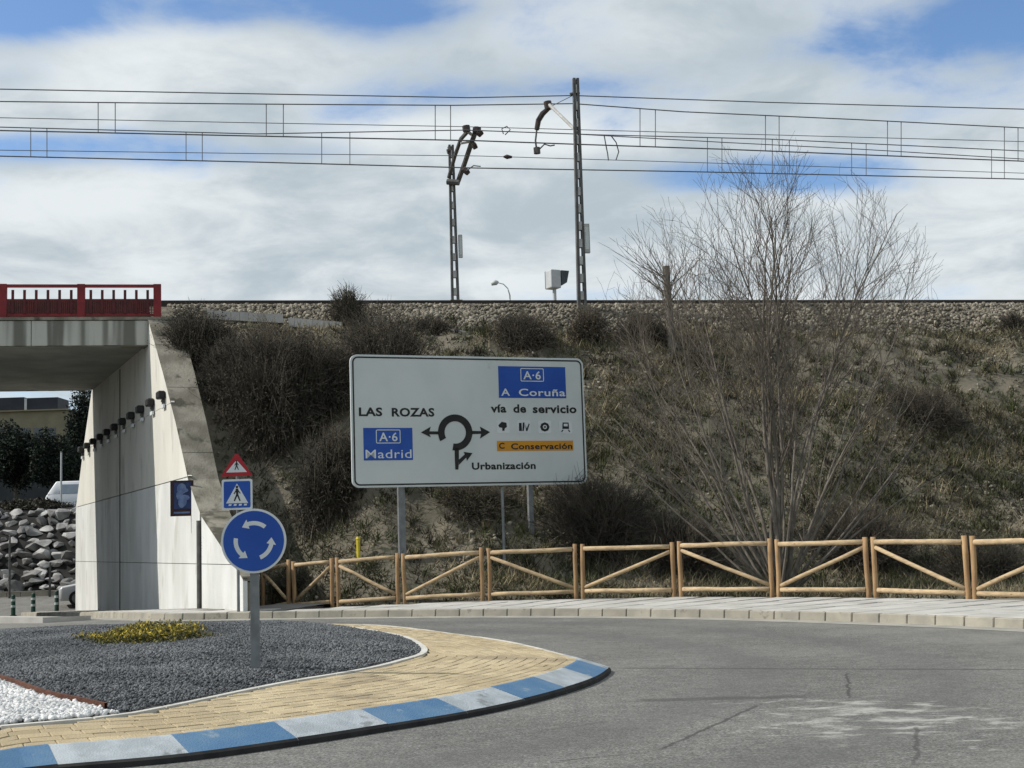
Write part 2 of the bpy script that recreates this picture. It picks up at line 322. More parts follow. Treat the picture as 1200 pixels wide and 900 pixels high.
def vnoise(x, y, sc_, seed=0):
    """smooth value noise, vectorised"""
    x = np.asarray(x, float)*sc_+seed*17.3; y = np.asarray(y, float)*sc_+seed*5.7; xi, yi = np.floor(x), np.floor(y); fx, fy = x-xi, y-yi; fx = fx*fx*(3-2*fx); fy = fy*fy*(3-2*fy)
    def h(a, b): q = np.sin(a*127.1+b*311.7+seed*74.7)*43758.5453; return q-np.floor(q)
    return (h(xi, yi)*(1-fx)+h(xi+1, yi)*fx)*(1-fy)+(h(xi, yi+1)*(1-fx)+h(xi+1, yi+1)*fx)*fy-.5
def grid_mesh(name, X, Y, Z, m, smooth=True):
    nu, nv = X.shape; V = np.stack([X, Y, Z], -1).reshape(-1, 3); i = np.arange(nu*nv).reshape(nu, nv)
    Fq = np.stack([i[:-1, :-1], i[1:, :-1], i[1:, 1:], i[:-1, 1:]], -1).reshape(-1, 4)
    return link(name, np_mesh(name, V, Fq), m, None, smooth)

# ------------------------------------------------------------------ the lie of the land
e_ = np.array([.984, .178]); m_ = np.array([.178, -.984]); T0 = aty(190, 351.5, 39.5); RAIL_Z = float(T0[2])
P0 = np.array([-5.44, 27.07, 0.14]); wd_ = np.array([-.4142, .9102, 0]); wn_ = np.array([.9102, .4142, 0])       # wall line (going away), wall normal (into the bank)
def road_z(x, y):
    y = np.asarray(y, float); a = np.interp(y, [-100, 27.5, 30, 38, 53, 56, 63, 70, 3000], [0, 0, -.07, -.40, -1.0, -.98, -.42, -.3, -.3]); return a+0*np.asarray(x, float)
gx = np.concatenate([-np.geomspace(3000, 70, 10), np.linspace(-60, 60, 41), np.geomspace(70, 3000, 10)]); gy = np.concatenate([-np.geomspace(2000, 40, 8), np.linspace(-30, 90, 61), np.geomspace(100, 3000, 10)])
GX, GY = np.meshgrid(gx, gy, indexing='ij')
tag(grid_mesh('ground', GX, GY, road_z(GX, GY)-.08, 'dirt'), kind='structure')
RX, RY = np.meshgrid(np.linspace(-45, 40, 60), np.linspace(-25, 63.5, 119), indexing='ij')
tag(grid_mesh('road', RX, RY, road_z(RX, RY), 'asphalt'), kind='structure')

# outer kerb line of the roundabout, then along the foot of the wall
KERB = [(8.9, 9.0), (8.6, 12.0), (7.7, 15.6), (6.5, 18.05), (4.88, 20.35), (2.68, 22.7), (-.13, 24.65), (-3.36, 26.0), (-5.2, 26.55), (-7.0, 27.2), (-8.3, 29.0), (-9.5, 31.4), (-13.2, 39.5), (-18.6, 51.4)]
def resample(pts, step):
    pts = np.array(pts, float); P = [pts[0]]
    fine = []
    n = len(pts)
    for i in range(n-1):        # Catmull-Rom
        p0, p1, p2, p3 = pts[max(i-1, 0)], pts[i], pts[i+1], pts[min(i+2, n-1)]
        for t in np.linspace(0, 1, 60, endpoint=False):
            fine.append(.5*((2*p1)+(-p0+p2)*t+(2*p0-5*p1+4*p2-p3)*t*t+(-p0+3*p1-3*p2+p3)*t**3))
    fine.append(pts[-1]); fine = np.array(fine); L = np.concatenate([[0], np.cumsum(np.linalg.norm(np.diff(fine, axis=0), axis=1))])
    q = np.arange(0, L[-1], step); return np.stack([np.interp(q, L, fine[:, k]) for k in range(fine.shape[1])], 1)
FENCE = [(-5.75, 30.75, .95), (-4.96, 30.1, 1.06), (-3.94, 29.6, 1.09), (-2.47, 28.98, 1.16), (-.67, 28.45, 1.21), (1.24, 27.95, 1.23), (3.12, 27.1, 1.225), (4.83, 25.95, 1.22), (6.3, 24.6, 1.21), (7.56, 23.05, 1.17), (8.7, 21.4, 1.17), (9.7, 19.7, 1.17), (10.5, 17.9, 1.17), (11.0, 15.9, 1.17), (11.2, 13.9, 1.17)]
FL = np.array([(-5.0, 27.0)]+[p[:2] for p in FENCE]+[(11.2, -10.)])
def pl_dist(x, y, L):
    """signed distance to polyline; positive on the left of its travel"""
    x, y = np.asarray(x, float), np.asarray(y, float); best = np.full(x.shape, 1e9); sg = np.ones(x.shape)
    for (ax, ay), (bx, by) in zip(L[:-1], L[1:]):
        dx_, dy_ = bx-ax, by-ay; q = np.clip(((x-ax)*dx_+(y-ay)*dy_)/(dx_*dx_+dy_*dy_), 0, 1); ex, ey = x-ax-q*dx_, y-ay-q*dy_; d = np.hypot(ex, ey)
        c = dx_*(y-ay)-dy_*(x-ax); u = d < best-1e-7; tie = np.abs(d-best) <= 1e-7; sg = np.where(u, np.sign(c), np.where(tie, np.maximum(sg, np.sign(c)), sg)); best = np.minimum(best, d)
    return best*sg

# pavement: bed, slabs, kerb stones, gutter
K = resample(KERB, .25)
def normals(P):
    t = np.gradient(P, axis=0); t /= np.linalg.norm(t, axis=1)[:, None]; return np.stack([t[:, 1], -t[:, 0]], 1)   # to the right of travel = away from the road
KN = normals(K)
def strip(name, P, N_, offs, zs, m, parent=None):
    X = np.stack([P[:, 0]+N_[:, 0]*o for o in offs], 1); Y = np.stack([P[:, 1]+N_[:, 1]*o for o in offs], 1); bz = road_z(P[:, 0], P[:, 1])[:, None]
    o = grid_mesh(name, X, Y, bz+np.array(zs)[None], m, False); o.parent = parent; return o
def pav_w(P, N_):
    d = np.abs(pl_dist(P[:, 0], P[:, 1], FL)); return d
# width available to the fence or the wall
wid = np.minimum(np.where(pl_dist(K[:, 0], K[:, 1], FL) < 0, np.abs(pl_dist(K[:, 0], K[:, 1], FL)), 9), 5.0)
wallz = np.abs((K-P0[:2]) @ wn_[:2]); wid = np.where(K[:, 1] > 26.9, np.minimum(wid, np.maximum(wallz, .3)), wid)
bz = road_z(K[:, 0], K[:, 1])
Xb = np.stack([K[:, 0]+KN[:, 0]*.12, K[:, 0]+KN[:, 0]*(wid+.15)], 1); Yb = np.stack([K[:, 1]+KN[:, 1]*.12, K[:, 1]+KN[:, 1]*(wid+.15)], 1)
pave = grid_mesh('pavement', Xb, Yb, np.stack([bz+.125, bz+.125], 1), 'slab_bed', False); tag(pave, kind='structure')
strip('gutter', K, KN, (-.32, .02), (.004, .012), 'gutter', pave)
# one kerb stone mesh, copied
b = MB(); b.prism([(-.235, 0, -.05), (.235, 0, -.05), (.235, .14, -.05), (-.235, .14, -.05)], [(-.235, .025, .14), (.235, .025, .14), (.235, .14, .14), (-.235, .14, .14)])
kme = bevel_mesh(b.mesh('kerb_stone'), .012, 1); kme.materials.append(MT['kerb'])
b = MB(); b.box((0, 0, 0), (.585, .585, .05)); slab_me = bevel_mesh(b.mesh('paving_slab'), .006, 1); slab_me.materials.append(MT['slab'])
K2 = resample(KERB, .482)
for i in range(1, len(K2)-1):
    p = K2[i]; t = K2[i+1]-K2[i-1]; o = bpy.data.objects.new('kerb_stone', kme); COL.objects.link(o); o.parent = pave
    o.location = (p[0], p[1], float(road_z(p[0], p[1]))+random.uniform(-.004, .004)); o.rotation_euler = (0, 0, math.atan2(-t[1], -t[0])+random.uniform(-.012, .012))
    # away from road: local +y must point to the right of travel
cands = []; 
K4 = resample(KERB, .60); N4 = normals(K4)
for i in range(1, len(K4)-1):
    p = K4[i]; ww = float(np.interp(i*.60, np.arange(len(K))*.25, wid)); t = K4[i+1]-K4[i-1]; k = 0
    while .15+.3+.6*k+.29 < ww+.12 and k < 9:
        q = p+N4[i]*(.15+.3+.6*k); cands.append((math.hypot(q[0], q[1]) + (50 if abs(q[0]) > .42*q[1] else 0), q, math.atan2(t[1], t[0]))); k += 1
cands.sort(key=lambda c: c[0])
rest = MB()
for j, (d, q, a) in enumerate(cands):
    z = float(road_z(*q))+.115+random.uniform(-.003, .003)
    if j < 290:
        o = bpy.data.objects.new('paving_slab', slab_me); COL.objects.link(o); o.parent = pave; o.location = (q[0], q[1], z); o.rotation_euler = (random.uniform(-.006, .006), random.uniform(-.006, .006), a)
    else: rest.box((q[0], q[1], z), (.585, .585, .05), a)
ro = rest.build('paving_slabs', 'slab', pave); ro['kind'] = 'stuff'

# ------------------------------------------------------------------ roundabout island
IC = np.array([-6.6, 15.2]); ZI, ZO = .215, .138
OUTL = [gz(x, y, 0)[:2] for x, y in ((0, 917), (50, 908), (215, 893), (350, 874), (450, 858), (545, 842), (610, 828), (668, 812), (700, 800), (716, 788))]+[gz(x, y, .14)[:2]+np.array([.10, .02]) for x, y in ((694, 769), (645, 757), (600, 748.5), (550, 741.5), (500, 735.5), (430, 730.5))]+[(-4.1, 22.7), (-7.0, 23.3), (-10.5, 22.0), (-13.0, 18.8), (-13.4, 15), (-12.0, 11.0), (-9.2, 8.5), (-6.2, 7.75)]
INL = [gz(x, y, ZI)[:2] for x, y in ((0, 853), (130, 841), (200, 829), (330, 802), (430, 785), (475, 774), (499, 766), (497, 757), (470, 745), (400, 734), (330, 728.5))]+[(-5.0, 21.6), (-7.6, 21.5), (-10.2, 20.0), (-11.6, 17.4), (-11.8, 14.6), (-10.6, 12.0), (-8.4, 10.3), (-5.8, 9.85)]
def polar(L):
    c = resample(list(L)+[L[0]], .05); a = np.unwrap(np.arctan2(c[:, 1]-IC[1], c[:, 0]-IC[0])); r = np.hypot(c[:, 0]-IC[0], c[:, 1]-IC[1]); k = 2*math.pi
    a = np.concatenate([a-k, a, a+k]); r = np.concatenate([r, r, r]); o = np.argsort(a); a, r = a[o], r[o]
    return lambda q: np.interp((np.asarray(q, float)+math.pi) % (2*math.pi)-math.pi, a, r)
RO, RI = polar(OUTL), polar(INL); KD = .33
def pol(x, y): x, y = np.asarray(x, float)-IC[0], np.asarray(y, float)-IC[1]; return np.arctan2(y, x), np.hypot(x, y)
def apron_z(x, y): a, r = pol(x, y); k = RO(a)-KD; f = np.clip((k-r)/(k-RI(a)), 0, 1); return ZO*(1-f)+ZI*f
def dome_z(x, y):
    a, r = pol(x, y); q = np.clip(1-r/RI(a), 0, 1); return ZI-.02+.15*np.sqrt(q*(2-q))+.07*vnoise(x, y, .9, 3)*np.minimum(q*3, 1)
def ipt(r, a): return IC[0]+r*np.cos(a), IC[1]+r*np.sin(a)
A_ = np.linspace(0, 2*math.pi, 241)[:, None]; fr = np.concatenate([[.002], np.linspace(.1, .985, 10)])[None]; ro_, ri_ = RO(A_), RI(A_)
RR = np.concatenate([ri_*fr, ri_+(ro_-KD-ri_)*np.linspace(0, 1, 8)[None], ro_-KD+.02+0*ri_], 1); AA = A_+0*RR; XX, YY = ipt(RR, AA)
nI = fr.shape[1]; ZZ = apron_z(XX, YY)-.018; ZZ[:, :nI] = dome_z(XX[:, :nI], YY[:, :nI]); ZZ[:, -1] = -.02
isl = grid_mesh('roundabout_island', XX, YY, ZZ, None); tag(isl, kind='structure')
isl.data.materials.append(MT['gravel_bed']); isl.data.materials.append(MT['joint'])
for p in isl.data.polygons:
    a, r = pol(p.center.x, p.center.y)
    if r > RI(a)-.06: p.material_index = 1
# kerb stones, alternately painted blue and white, laid along the outline
da = np.linspace(-math.pi, math.pi, 6001); cx_, cy_ = ipt(RO(da), da); arc = np.concatenate([[0], np.cumsum(np.hypot(np.diff(cx_), np.diff(cy_)))]); ANG = lambda q: np.interp(q % arc[-1], arc, da); ARC = lambda a: float(np.interp(a, da, arc))
P_ = gz(350, 874, 0); s_start = ARC(float(pol(P_[0], P_[1])[0])); NK = 2*round(arc[-1]/.84/2); st_ = arc[-1]/NK
for i in range(NK):
    a0, a1 = float(ANG(s_start+i*st_+.0008)), float(ANG(s_start+(i+1)*st_-.0008))
    if a1 < a0: a1 += 2*math.pi
    b = MB(); n_ = 5; V = []
    for k in range(n_):
        a = a0+(a1-a0)*k/(n_-1); ro = float(RO(a)); dz0 = .004*math.sin(i*5.1); prof = [(ro, -.03), (ro, .036), (ro-.02, .056+dz0), (ro-KD+.03, .143+dz0), (ro-KD, .146+dz0), (ro-KD, -.03)]; V += [(*[float(t) for t in ipt(r, a)], z) for r, z in prof]
    L_ = len(prof); Fs = [tuple(range(L_)), tuple((n_-1)*L_+k for k in range(L_-1, -1, -1))]
    for k in range(n_-1):
        for j in range(L_): Fs.append((k*L_+j, (k+1)*L_+j, (k+1)*L_+(j+1) % L_, k*L_+(j+1) % L_))
    b.poly(V, Fs); o = b.build('kerb_stone', 'kerb_white' if i % 2 == 0 else 'kerb_blue', isl); o.data.materials.append(MT['lip_shade_seal'])
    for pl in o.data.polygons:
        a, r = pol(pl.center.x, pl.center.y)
        if pl.center.z < .06 and r > RO(a)-.06: pl.material_index = 1  # shade on the upright lower face is put into its colour
    mid_ = o.data.vertices[12].co
    if mid_.y > 15.0 and mid_.x > -12: o.data.materials[0] = MT['edgepale']; o['label'] = 'bare kerb stone on the far edge of the island'; continue
    o['label'] = 'white painted kerb stone of the island edge' if i % 2 == 0 else 'blue painted kerb stone of the island edge'
# inner ring of pale edging
for i in range(64):
    a0 = 2*math.pi*i/64+.001; a1 = 2*math.pi*(i+1)/64-.001; b = MB(); am = (a0+a1)/2
    ring = [(float(RI(a))-o_, a) for o_, a in ((0, a0), (0, am), (0, a1), (.07, a1), (.07, am), (.07, a0))]; q_ = lambda z: [(*[float(t) for t in ipt(r, a)], z) for r, a in ring]
    b.prism(q_(ZI-.1), q_(ZI+.012)); b.build('edging_stone', 'edgepale', isl)
# bricks in courses that follow the kerb
bl = []
for c_ in range(26):
    rr_ = RO(da)-KD-.055-.104*c_; x_, y_ = ipt(rr_, da); L2 = np.concatenate([[0], np.cumsum(np.hypot(np.diff(x_), np.diff(y_)))]); n_ = int(L2[-1]/.208); off = random.random()
    for k in range(n_):
        a = np.interp([(k+off-.485)*L2[-1]/n_, (k+off+.485)*L2[-1]/n_], L2, da); am = a.mean(); r = float(RO(am))-KD-.055-.104*c_
        if r < RI(am) or r < RO(am)-KD-2.9: continue
        cs_ = []
        for aq, o_ in ((a[0], -.048), (a[0], .048), (a[1], .048), (a[1], -.048)): cs_.append([float(t) for t in ipt(float(RO(aq))-KD-.055-.104*c_+o_, aq)])
        cen = np.mean(cs_, 0); vis = abs(cen[0]) < .40*cen[1] and cen[1] < 16; bl.append((cen[1]+(0 if vis else 100), cs_, cen))
bl.sort(key=lambda t: t[0])
allz = apron_z(np.array([c for b_ in bl for c in b_[1]])[:, 0], np.array([c for b_ in bl for c in b_[1]])[:, 1]).reshape(-1, 4)
rest = MB()
for j, (d, cs_, cen) in enumerate(bl):
    dzz = random.uniform(-.003, .003); zz = allz[j]
    bt = [(c[0], c[1], z-.04) for c, z in zip(cs_, zz)]; mid = [(c[0], c[1], z+dzz-.004) for c, z in zip(cs_, zz)]; tp = [(c[0]+(cen[0]-c[0])*.05, c[1]+(cen[1]-c[1])*.05, z+dzz) for c, z in zip(cs_, zz)]
    b = MB() if j < 300 else rest
    b.poly(bt+mid+tp, [(i, (i+1) % 4, 4+(i+1) % 4, 4+i) for i in range(4)]+[(4+i, 4+(i+1) % 4, 8+(i+1) % 4, 8+i) for i in range(4)]+[(8, 9, 10, 11)])
    if j < 300:
        me = bpy.data.meshes.new('paving_brick'); me.from_pydata([tuple(map(float, v)) for v in b.v], [], b.f); link('paving_brick', me, 'brick', isl)
me = bpy.data.meshes.new('paving_bricks'); me.from_pydata(rest.v, [], rest.f); link('paving_bricks', me, 'brick', isl)['kind'] = 'stuff'
# gravel: grey on the dome, white patch behind a rusty edging
EDG = np.array([gz(-160, 770, .3), gz(-60, 791, .29), gz(0, 807, .27), gz(50, 822, .25), gz(95, 831, .23), gz(135, 840, .2)])[:, :2]
def scatter_disc(n, ymax):
    P = np.stack([rng.uniform(-12, 0, n), rng.uniform(8, 22.5, n)], 1); a, r = pol(P[:, 0], P[:, 1]); return P[(P[:, 1] < ymax) & (r < RI(a)-.08)]
P = scatter_disc(290000, 22.5); P = P[(np.abs(P[:, 0]) < .41*P[:, 1])]; sd = pl_dist(P[:, 0], P[:, 1], EDG); G = P[sd > .02][:72000]; Wg = P[sd < -.03][:2600]
und = .04*vnoise(G[:, 0]*.35, G[:, 1], 1.1, 9)
V, Fc = stones(np.column_stack([G, dome_z(G[:, 0], G[:, 1])+.012+und*.4]), .008+.012*rng.random(len(G))**2); tag(link('grey_gravel', np_mesh('grey_gravel', V, Fc), 'gravel'), 'dark grey gravel covering the raised middle of the roundabout', 'gravel', kind='stuff')
Wg = np.concatenate([Wg, Wg+rng.normal(size=Wg.shape)*.05]); Wg = Wg[(pl_dist(Wg[:, 0], Wg[:, 1], EDG) < -.03) & (pol(Wg[:, 0], Wg[:, 1])[1] < RI(pol(Wg[:, 0], Wg[:, 1])[0])-.09)]
V, Fc = stones(np.column_stack([Wg, dome_z(Wg[:, 0], Wg[:, 1])+.015]), .014+.016*rng.random(len(Wg))); tag(link('white_gravel', np_mesh('white_gravel', V, Fc), 'white_gravel'), 'patch of white pebbles inside the rusty edging strip', 'gravel', kind='stuff')
b = MB(); E2 = resample(EDG, .15)
E2 = np.array([p for p in E2 if pol(p[0], p[1])[1] < RI(pol(p[0], p[1])[0])-.08]); NE = normals(E2)
V = []
for p, n_ in zip(E2, NE):
    z = float(dome_z(*p)); V += [(p[0]-n_[0]*.012, p[1]-n_[1]*.012, z-.1), (p[0]-n_[0]*.012, p[1]-n_[1]*.012, z+.055), (p[0]+n_[0]*.012, p[1]+n_[1]*.012, z+.055), (p[0]+n_[0]*.012, p[1]+n_[1]*.012, z-.1)]
b.poly(V, [(4*i+j, 4*i+4+j, 4*i+4+(j+1) % 4, 4*i+(j+1) % 4) for i in range(len(E2)-1) for j in range(4)])
tag(b.build('edging_strip', 'rust'), 'rusty steel edging strip between grey gravel and white pebbles', 'edging')
# low yellow shrub
def hit(px, py, fn, y0=6.0, y1=60.0):
    ys_ = np.linspace(y0, y1, 2400); d = ray(px, py); P_ = cC[None]+d[None]*(ys_/d[1])[:, None]; dd = P_[:, 2]-fn(P_[:, 0], P_[:, 1]); k = np.where(dd < 0)[0]; return P_[k[0]] if len(k) else P_[-1]
bc = hit(174, 752, dome_z); 
yb = empty('yellow_shrub', (bc[0], bc[1], float(dome_z(bc[0], bc[1]))), 0, 'low spreading shrub with yellow leaves growing in the grey gravel', 'shrub')
n_ = 9000; u = rng.normal(size=(n_, 3)); u /= np.linalg.norm(u, axis=1)[:, None]; u[:, 2] = np.abs(u[:, 2]); rad = rng.random(n_)**.35
wob = 1+.55*vnoise(u[:, 0]*2.2+5, u[:, 1]*2.2+u[:, 2]*2, 1.6, 4)+.3*vnoise(u[:, 0]*6+5, u[:, 1]*6, 1.6, 8)
Pq = np.stack([u[:, 0]*.84, u[:, 1]*.75, u[:, 2]*.19], 1)*(rad*wob)[:, None]; hi_ = Pq[:, 2] > .055+.05*rng.random(n_)
tint = (rng.random(n_) < .68) & (hi_ | (rng.random(n_) < .15))
for nm, mm, sel in (('yellow_leaves', 'yleaf', tint), ('olive_leaves', 'gleaf', ~tint)):
    V, Fc = leaves(Pq[sel], .028+.03*rng.random(sel.sum()), .6, .42); link(nm, np_mesh(nm, V, Fc), mm, yb)['kind'] = 'stuff'
tw = rng.normal(size=(160, 3)); tw[:, 2] = np.abs(tw[:, 2])*.45+.1; tw *= .26; V, Fc = segs(np.zeros((160, 3)), tw*np.array([1.5, 1.3, .7]), np.full(160, .006), np.full(160, .002)); link('stems', np_mesh('stems', V, Fc), 'bush_twig', yb)['kind'] = 'stuff'

# ------------------------------------------------------------------ embankment
def s_wall(n): return -.29+.257*(n-2.49)
def prof(n): return np.interp(n, [-40, -22, -12, -.9, 0.1, .5, 1.9, 2.7, 4.5, 11.2, 12.4, 60], [-.5, .2, RAIL_Z-.25, RAIL_Z-.25, RAIL_Z-.22, RAIL_Z-.30, 7.25, 7.12, 5.85, .45, .08, .05])
def bank_xy(a, n): s = s_wall(np.clip(n, -12, 13.5))+.45+a; return T0[0]+e_[0]*s+m_[0]*n, T0[1]+e_[1]*s+m_[1]*n
def to_sn(x, y): rx, ry = np.asarray(x)-T0[0], np.asarray(y)-T0[1]; return rx*e_[0]+ry*e_[1], rx*m_[0]+ry*m_[1]
def bank_z(x, y):
    s, n = to_sn(x, y); k = np.clip(np.minimum(n-.6, 14-n)/2, 0, 1); a = s-s_wall(n)
    z = prof(n+.5*vnoise(s, n, .35, 1)*k*np.clip(a-.4, 0, 1))+k*np.clip(a, 0, 1)*(.55*vnoise(s, n, .55, 2)+.28*vnoise(s, n, 1.5, 5)+.16*vnoise(s, n, 3.6, 6))
    # drainage ledge hollow a little below the ballast on the right
    fd = pl_dist(x, y, FL); z = np.minimum(z, .06+np.maximum(fd-.35, 0)*1.25+.05*vnoise(s, n, 2, 8)); z = np.where(fd > 0.1, z, -.35); return z
na = np.concatenate([np.linspace(0, 36, 190), np.geomspace(36.6, 260, 16)]); nn = np.concatenate([np.linspace(-40, -.6, 14), np.linspace(-.3, 13, 110), np.linspace(13.3, 26, 40)])
AA, NN = np.meshgrid(na, nn, indexing='ij'); BX, BY = bank_xy(AA, NN); BZ = bank_z(BX, BY)
bank = grid_mesh('embankment', BX, BY, BZ, None); bank.data.materials.append(MT['bank']); bank.data.materials.append(MT['ballast_bed']); tag(bank, kind='structure')
pn = np.array([p.center[:] for p in bank.data.polygons]); ps, pnn = to_sn(pn[:, 0], pn[:, 1]); bank.data.polygons.foreach_set('material_index', ((pnn < 2.0) & (pnn > -13)).astype(np.int32))
bank.data.update()
# the bank carries on beyond the far side of the underpass, left of the frame
b = MB(); 
lb = []
for n in (-40, -12, .1, .5, 1.9, 2.7, 11.2, 13): lb.append((n, float(prof(n))))
V = []
for a in (-14.5, -160):
    for n, z in lb:
        s = s_wall(min(max(n, -12), 13.5))+a; V.append((T0[0]+e_[0]*s+m_[0]*n, T0[1]+e_[1]*s+m_[1]*n, z-.05))
L_ = len(lb); b.poly(V, [(i, i+1, L_+i+1, L_+i) for i in range(L_-1)]+[tuple(range(L_))]); tag(b.build('embankment', 'bank'), kind='structure')
# rails
for ri, n in enumerate((-.05, -4.6)):
    t = empty('railway_track', (float(T0[0]+m_[0]*n), float(T0[1]+m_[1]*n), RAIL_Z-.15), math.atan2(e_[1], e_[0]), ('near' if ri == 0 else 'far')+' dark steel railway track along the top of the embankment', 'track')
    for y in (0, 1.62):
        b = MB(); b.prism([(-100, y-.06, -.16), (-100, y+.06, -.16), (-100, y+.06, -.13), (-100, y+.012, -.11), (-100, y+.035, .10), (-100, y+.035, .14), (-100, y-.035, .14), (-100, y-.035, .10), (-100, y-.012, -.11), (-100, y-.06, -.13)],
                       [(160, y-.06, -.16), (160, y+.06, -.16), (160, y+.06, -.13), (160, y+.012, -.11), (160, y+.035, .10), (160, y+.035, .14), (160, y-.035, .14), (160, y-.035, .10), (160, y-.012, -.11), (160, y-.06, -.13)]); b.build('rail', 'rail', t)
# ballast stones on the shoulder and stones down the slope
def bank_scatter(n, s0, s1, n0, n1): s = s0+(s1-s0)*rng.random(n); q = n0+(n1-n0)*rng.random(n); x = T0[0]+e_[0]*s+m_[0]*q; y = T0[1]+e_[1]*s+m_[1]*q; ok = (s-s_wall(np.clip(q, -12, 13.5)) > 1.1) & (pl_dist(x, y, FL) > .25); return np.stack([x, y], 1)[ok], s[ok], q[ok]
P, s, q = bank_scatter(15000, -1, 30, -.3, 2.0); V, Fc = stones(np.column_stack([P, bank_z(P[:, 0], P[:, 1])+.03]), .035+.055*rng.random(len(P))); tag(link('ballast', np_mesh('ballast', V, Fc), 'ballast'), 'pale stone ballast on the shoulder below the rails', 'ballast', kind='stuff')
P, s, q = bank_scatter(9000, 0, 28, 2.1, 12); keep = vnoise(s, q, .5, 21)+.35*rng.random(len(s)) > .22; P = P[keep]
V, Fc = stones(np.column_stack([P, bank_z(P[:, 0], P[:, 1])+.01]), .02+.065*rng.random(len(P))**3); tag(link('slope_stones', np_mesh('slope_stones', V, Fc), 'ballast'), 'loose small stones lying on the embankment slope', 'stones', kind='stuff')
# dry grass
P, s, q = bank_scatter(230000, -1, 30, 1.7, 18.5); dn = vnoise(s, q, .45, 31)+.6*vnoise(s, q, 1.4, 32); keep = dn+.6*rng.random(len(s)) > .18; P, dn = P[keep], dn[keep]
cl = rng.normal(size=P.shape)*.05; V, Fc = blades(np.column_stack([P+cl, bank_z(P[:, 0]+cl[:, 0], P[:, 1]+cl[:, 1])-.02]), .10+.30*rng.random(len(P))**1.5, 1.1, .014); tag(link('dry_grass', np_mesh('dry_grass', V, Fc), 'grass'), 'dry straw coloured grass and weeds covering the embankment slope', 'grass', kind='stuff')
P, s, q = bank_scatter(70000, -1, 26, 5.5, 14.5); keep = vnoise(s, q, .5, 41)+.4*rng.random(len(s)) > .2; P = P[keep]
V, Fc = blades(np.column_stack([P, bank_z(P[:, 0], P[:, 1])-.02]), .08+.2*rng.random(len(P)), .8, .013); tag(link('green_weeds', np_mesh('green_weeds', V, Fc), 'weed'), 'low green weeds at the foot of the embankment behind the sign', 'weeds', kind='stuff')

P, s, q = bank_scatter(6000, -1, 30, 1.3, 16); keep = vnoise(s, q, .4, 51)+.5*rng.random(len(s)) > .05; P = P[keep]; nb_t = 26; C_ = np.repeat(P, nb_t, 0); hh = np.repeat(.12+.30*rng.random(len(P))**1.6, nb_t)
for nm, mm, part_, lb_ in (('straw_tufts', 'grass', 0, 'dry tussocks scattered over the embankment slope'), ('dark_tufts', 'bush_brown', 1, 'dark withered tussocks scattered over the embankment slope'), ('olive_tufts', 'weed', 2, 'olive green tussocks scattered over the embankment slope')):
    sel = np.repeat(np.arange(len(P)) % 3 == part_, nb_t); cc = C_[sel]+rng.normal(size=(sel.sum(), 2))*.07; V, Fc = blades(np.column_stack([cc, bank_z(cc[:, 0], cc[:, 1])-.03]), hh[sel]*(.5+.7*rng.random(sel.sum())), .75, .016); tag(link(nm, np_mesh(nm, V, Fc), mm), lb_, 'tussocks', kind='stuff')

# ------------------------------------------------------------------ bridge
Qf = np.array([-9.91, 36.8, 0]); e3 = np.array([e_[0], e_[1], 0]); m3 = np.array([m_[0], m_[1], 0])
brz = math.atan2(e_[1], e_[0]); br = empty('railway_bridge', (Qf[0], Qf[1], 0), brz, 'concrete railway bridge with pale skewed abutment walls and a red railing', 'bridge')
def bl_(P): v = Vector((float(P[0]-Qf[0]), float(P[1]-Qf[1]), float(P[2]))); return Matrix.Rotation(-brz, 3, 'Z') @ v
def part(b, name, m, parent=br, smooth=False):
    """world-space builder -> child of the bridge"""
    b.v = [tuple(bl_(p)) for p in b.v]; return b.build(name, m, parent, smooth)
def wpt(t, z, off=0): p = P0+wd_*t+wn_*off; return (p[0], p[1], z)
TOPT = [-.15, 0, 3.8, 5.2, 6.74, 8.43, 10.6, 10.75, 22.3, 24.5, 26.75]; TOPZ = [.78, .84, 2.13, 2.96, 4.45, 5.88, 7.58, 6.95, 7.0, 5.2, 3.0]
def wtop(t): return float(np.interp(t, TOPT, TOPZ))
def wbase(t): p = P0+wd_*t; return float(road_z(p[0], p[1]))-.1
th_ = lambda t: float(np.interp(t, [0, 4, 10, 30], [.30, .62, .8, .8]))
ab = MB(); ts = np.arange(-.12, 26.7, .3)
for t0, t1 in zip(ts[:-1], ts[1:]):
    ab.prism([wpt(t0, wbase(t0), .07), wpt(t1, wbase(t1), .07), wpt(t1, wbase(t1), th_(t1)), wpt(t0, wbase(t0), th_(t0))], [wpt(t0, wtop(t0)-.1, .07), wpt(t1, wtop(t1)-.1, .07), wpt(t1, wtop(t1)-.1, th_(t1)), wpt(t0, wtop(t0)-.1, th_(t0))])
core = part(ab, 'abutment', 'dark_concrete')
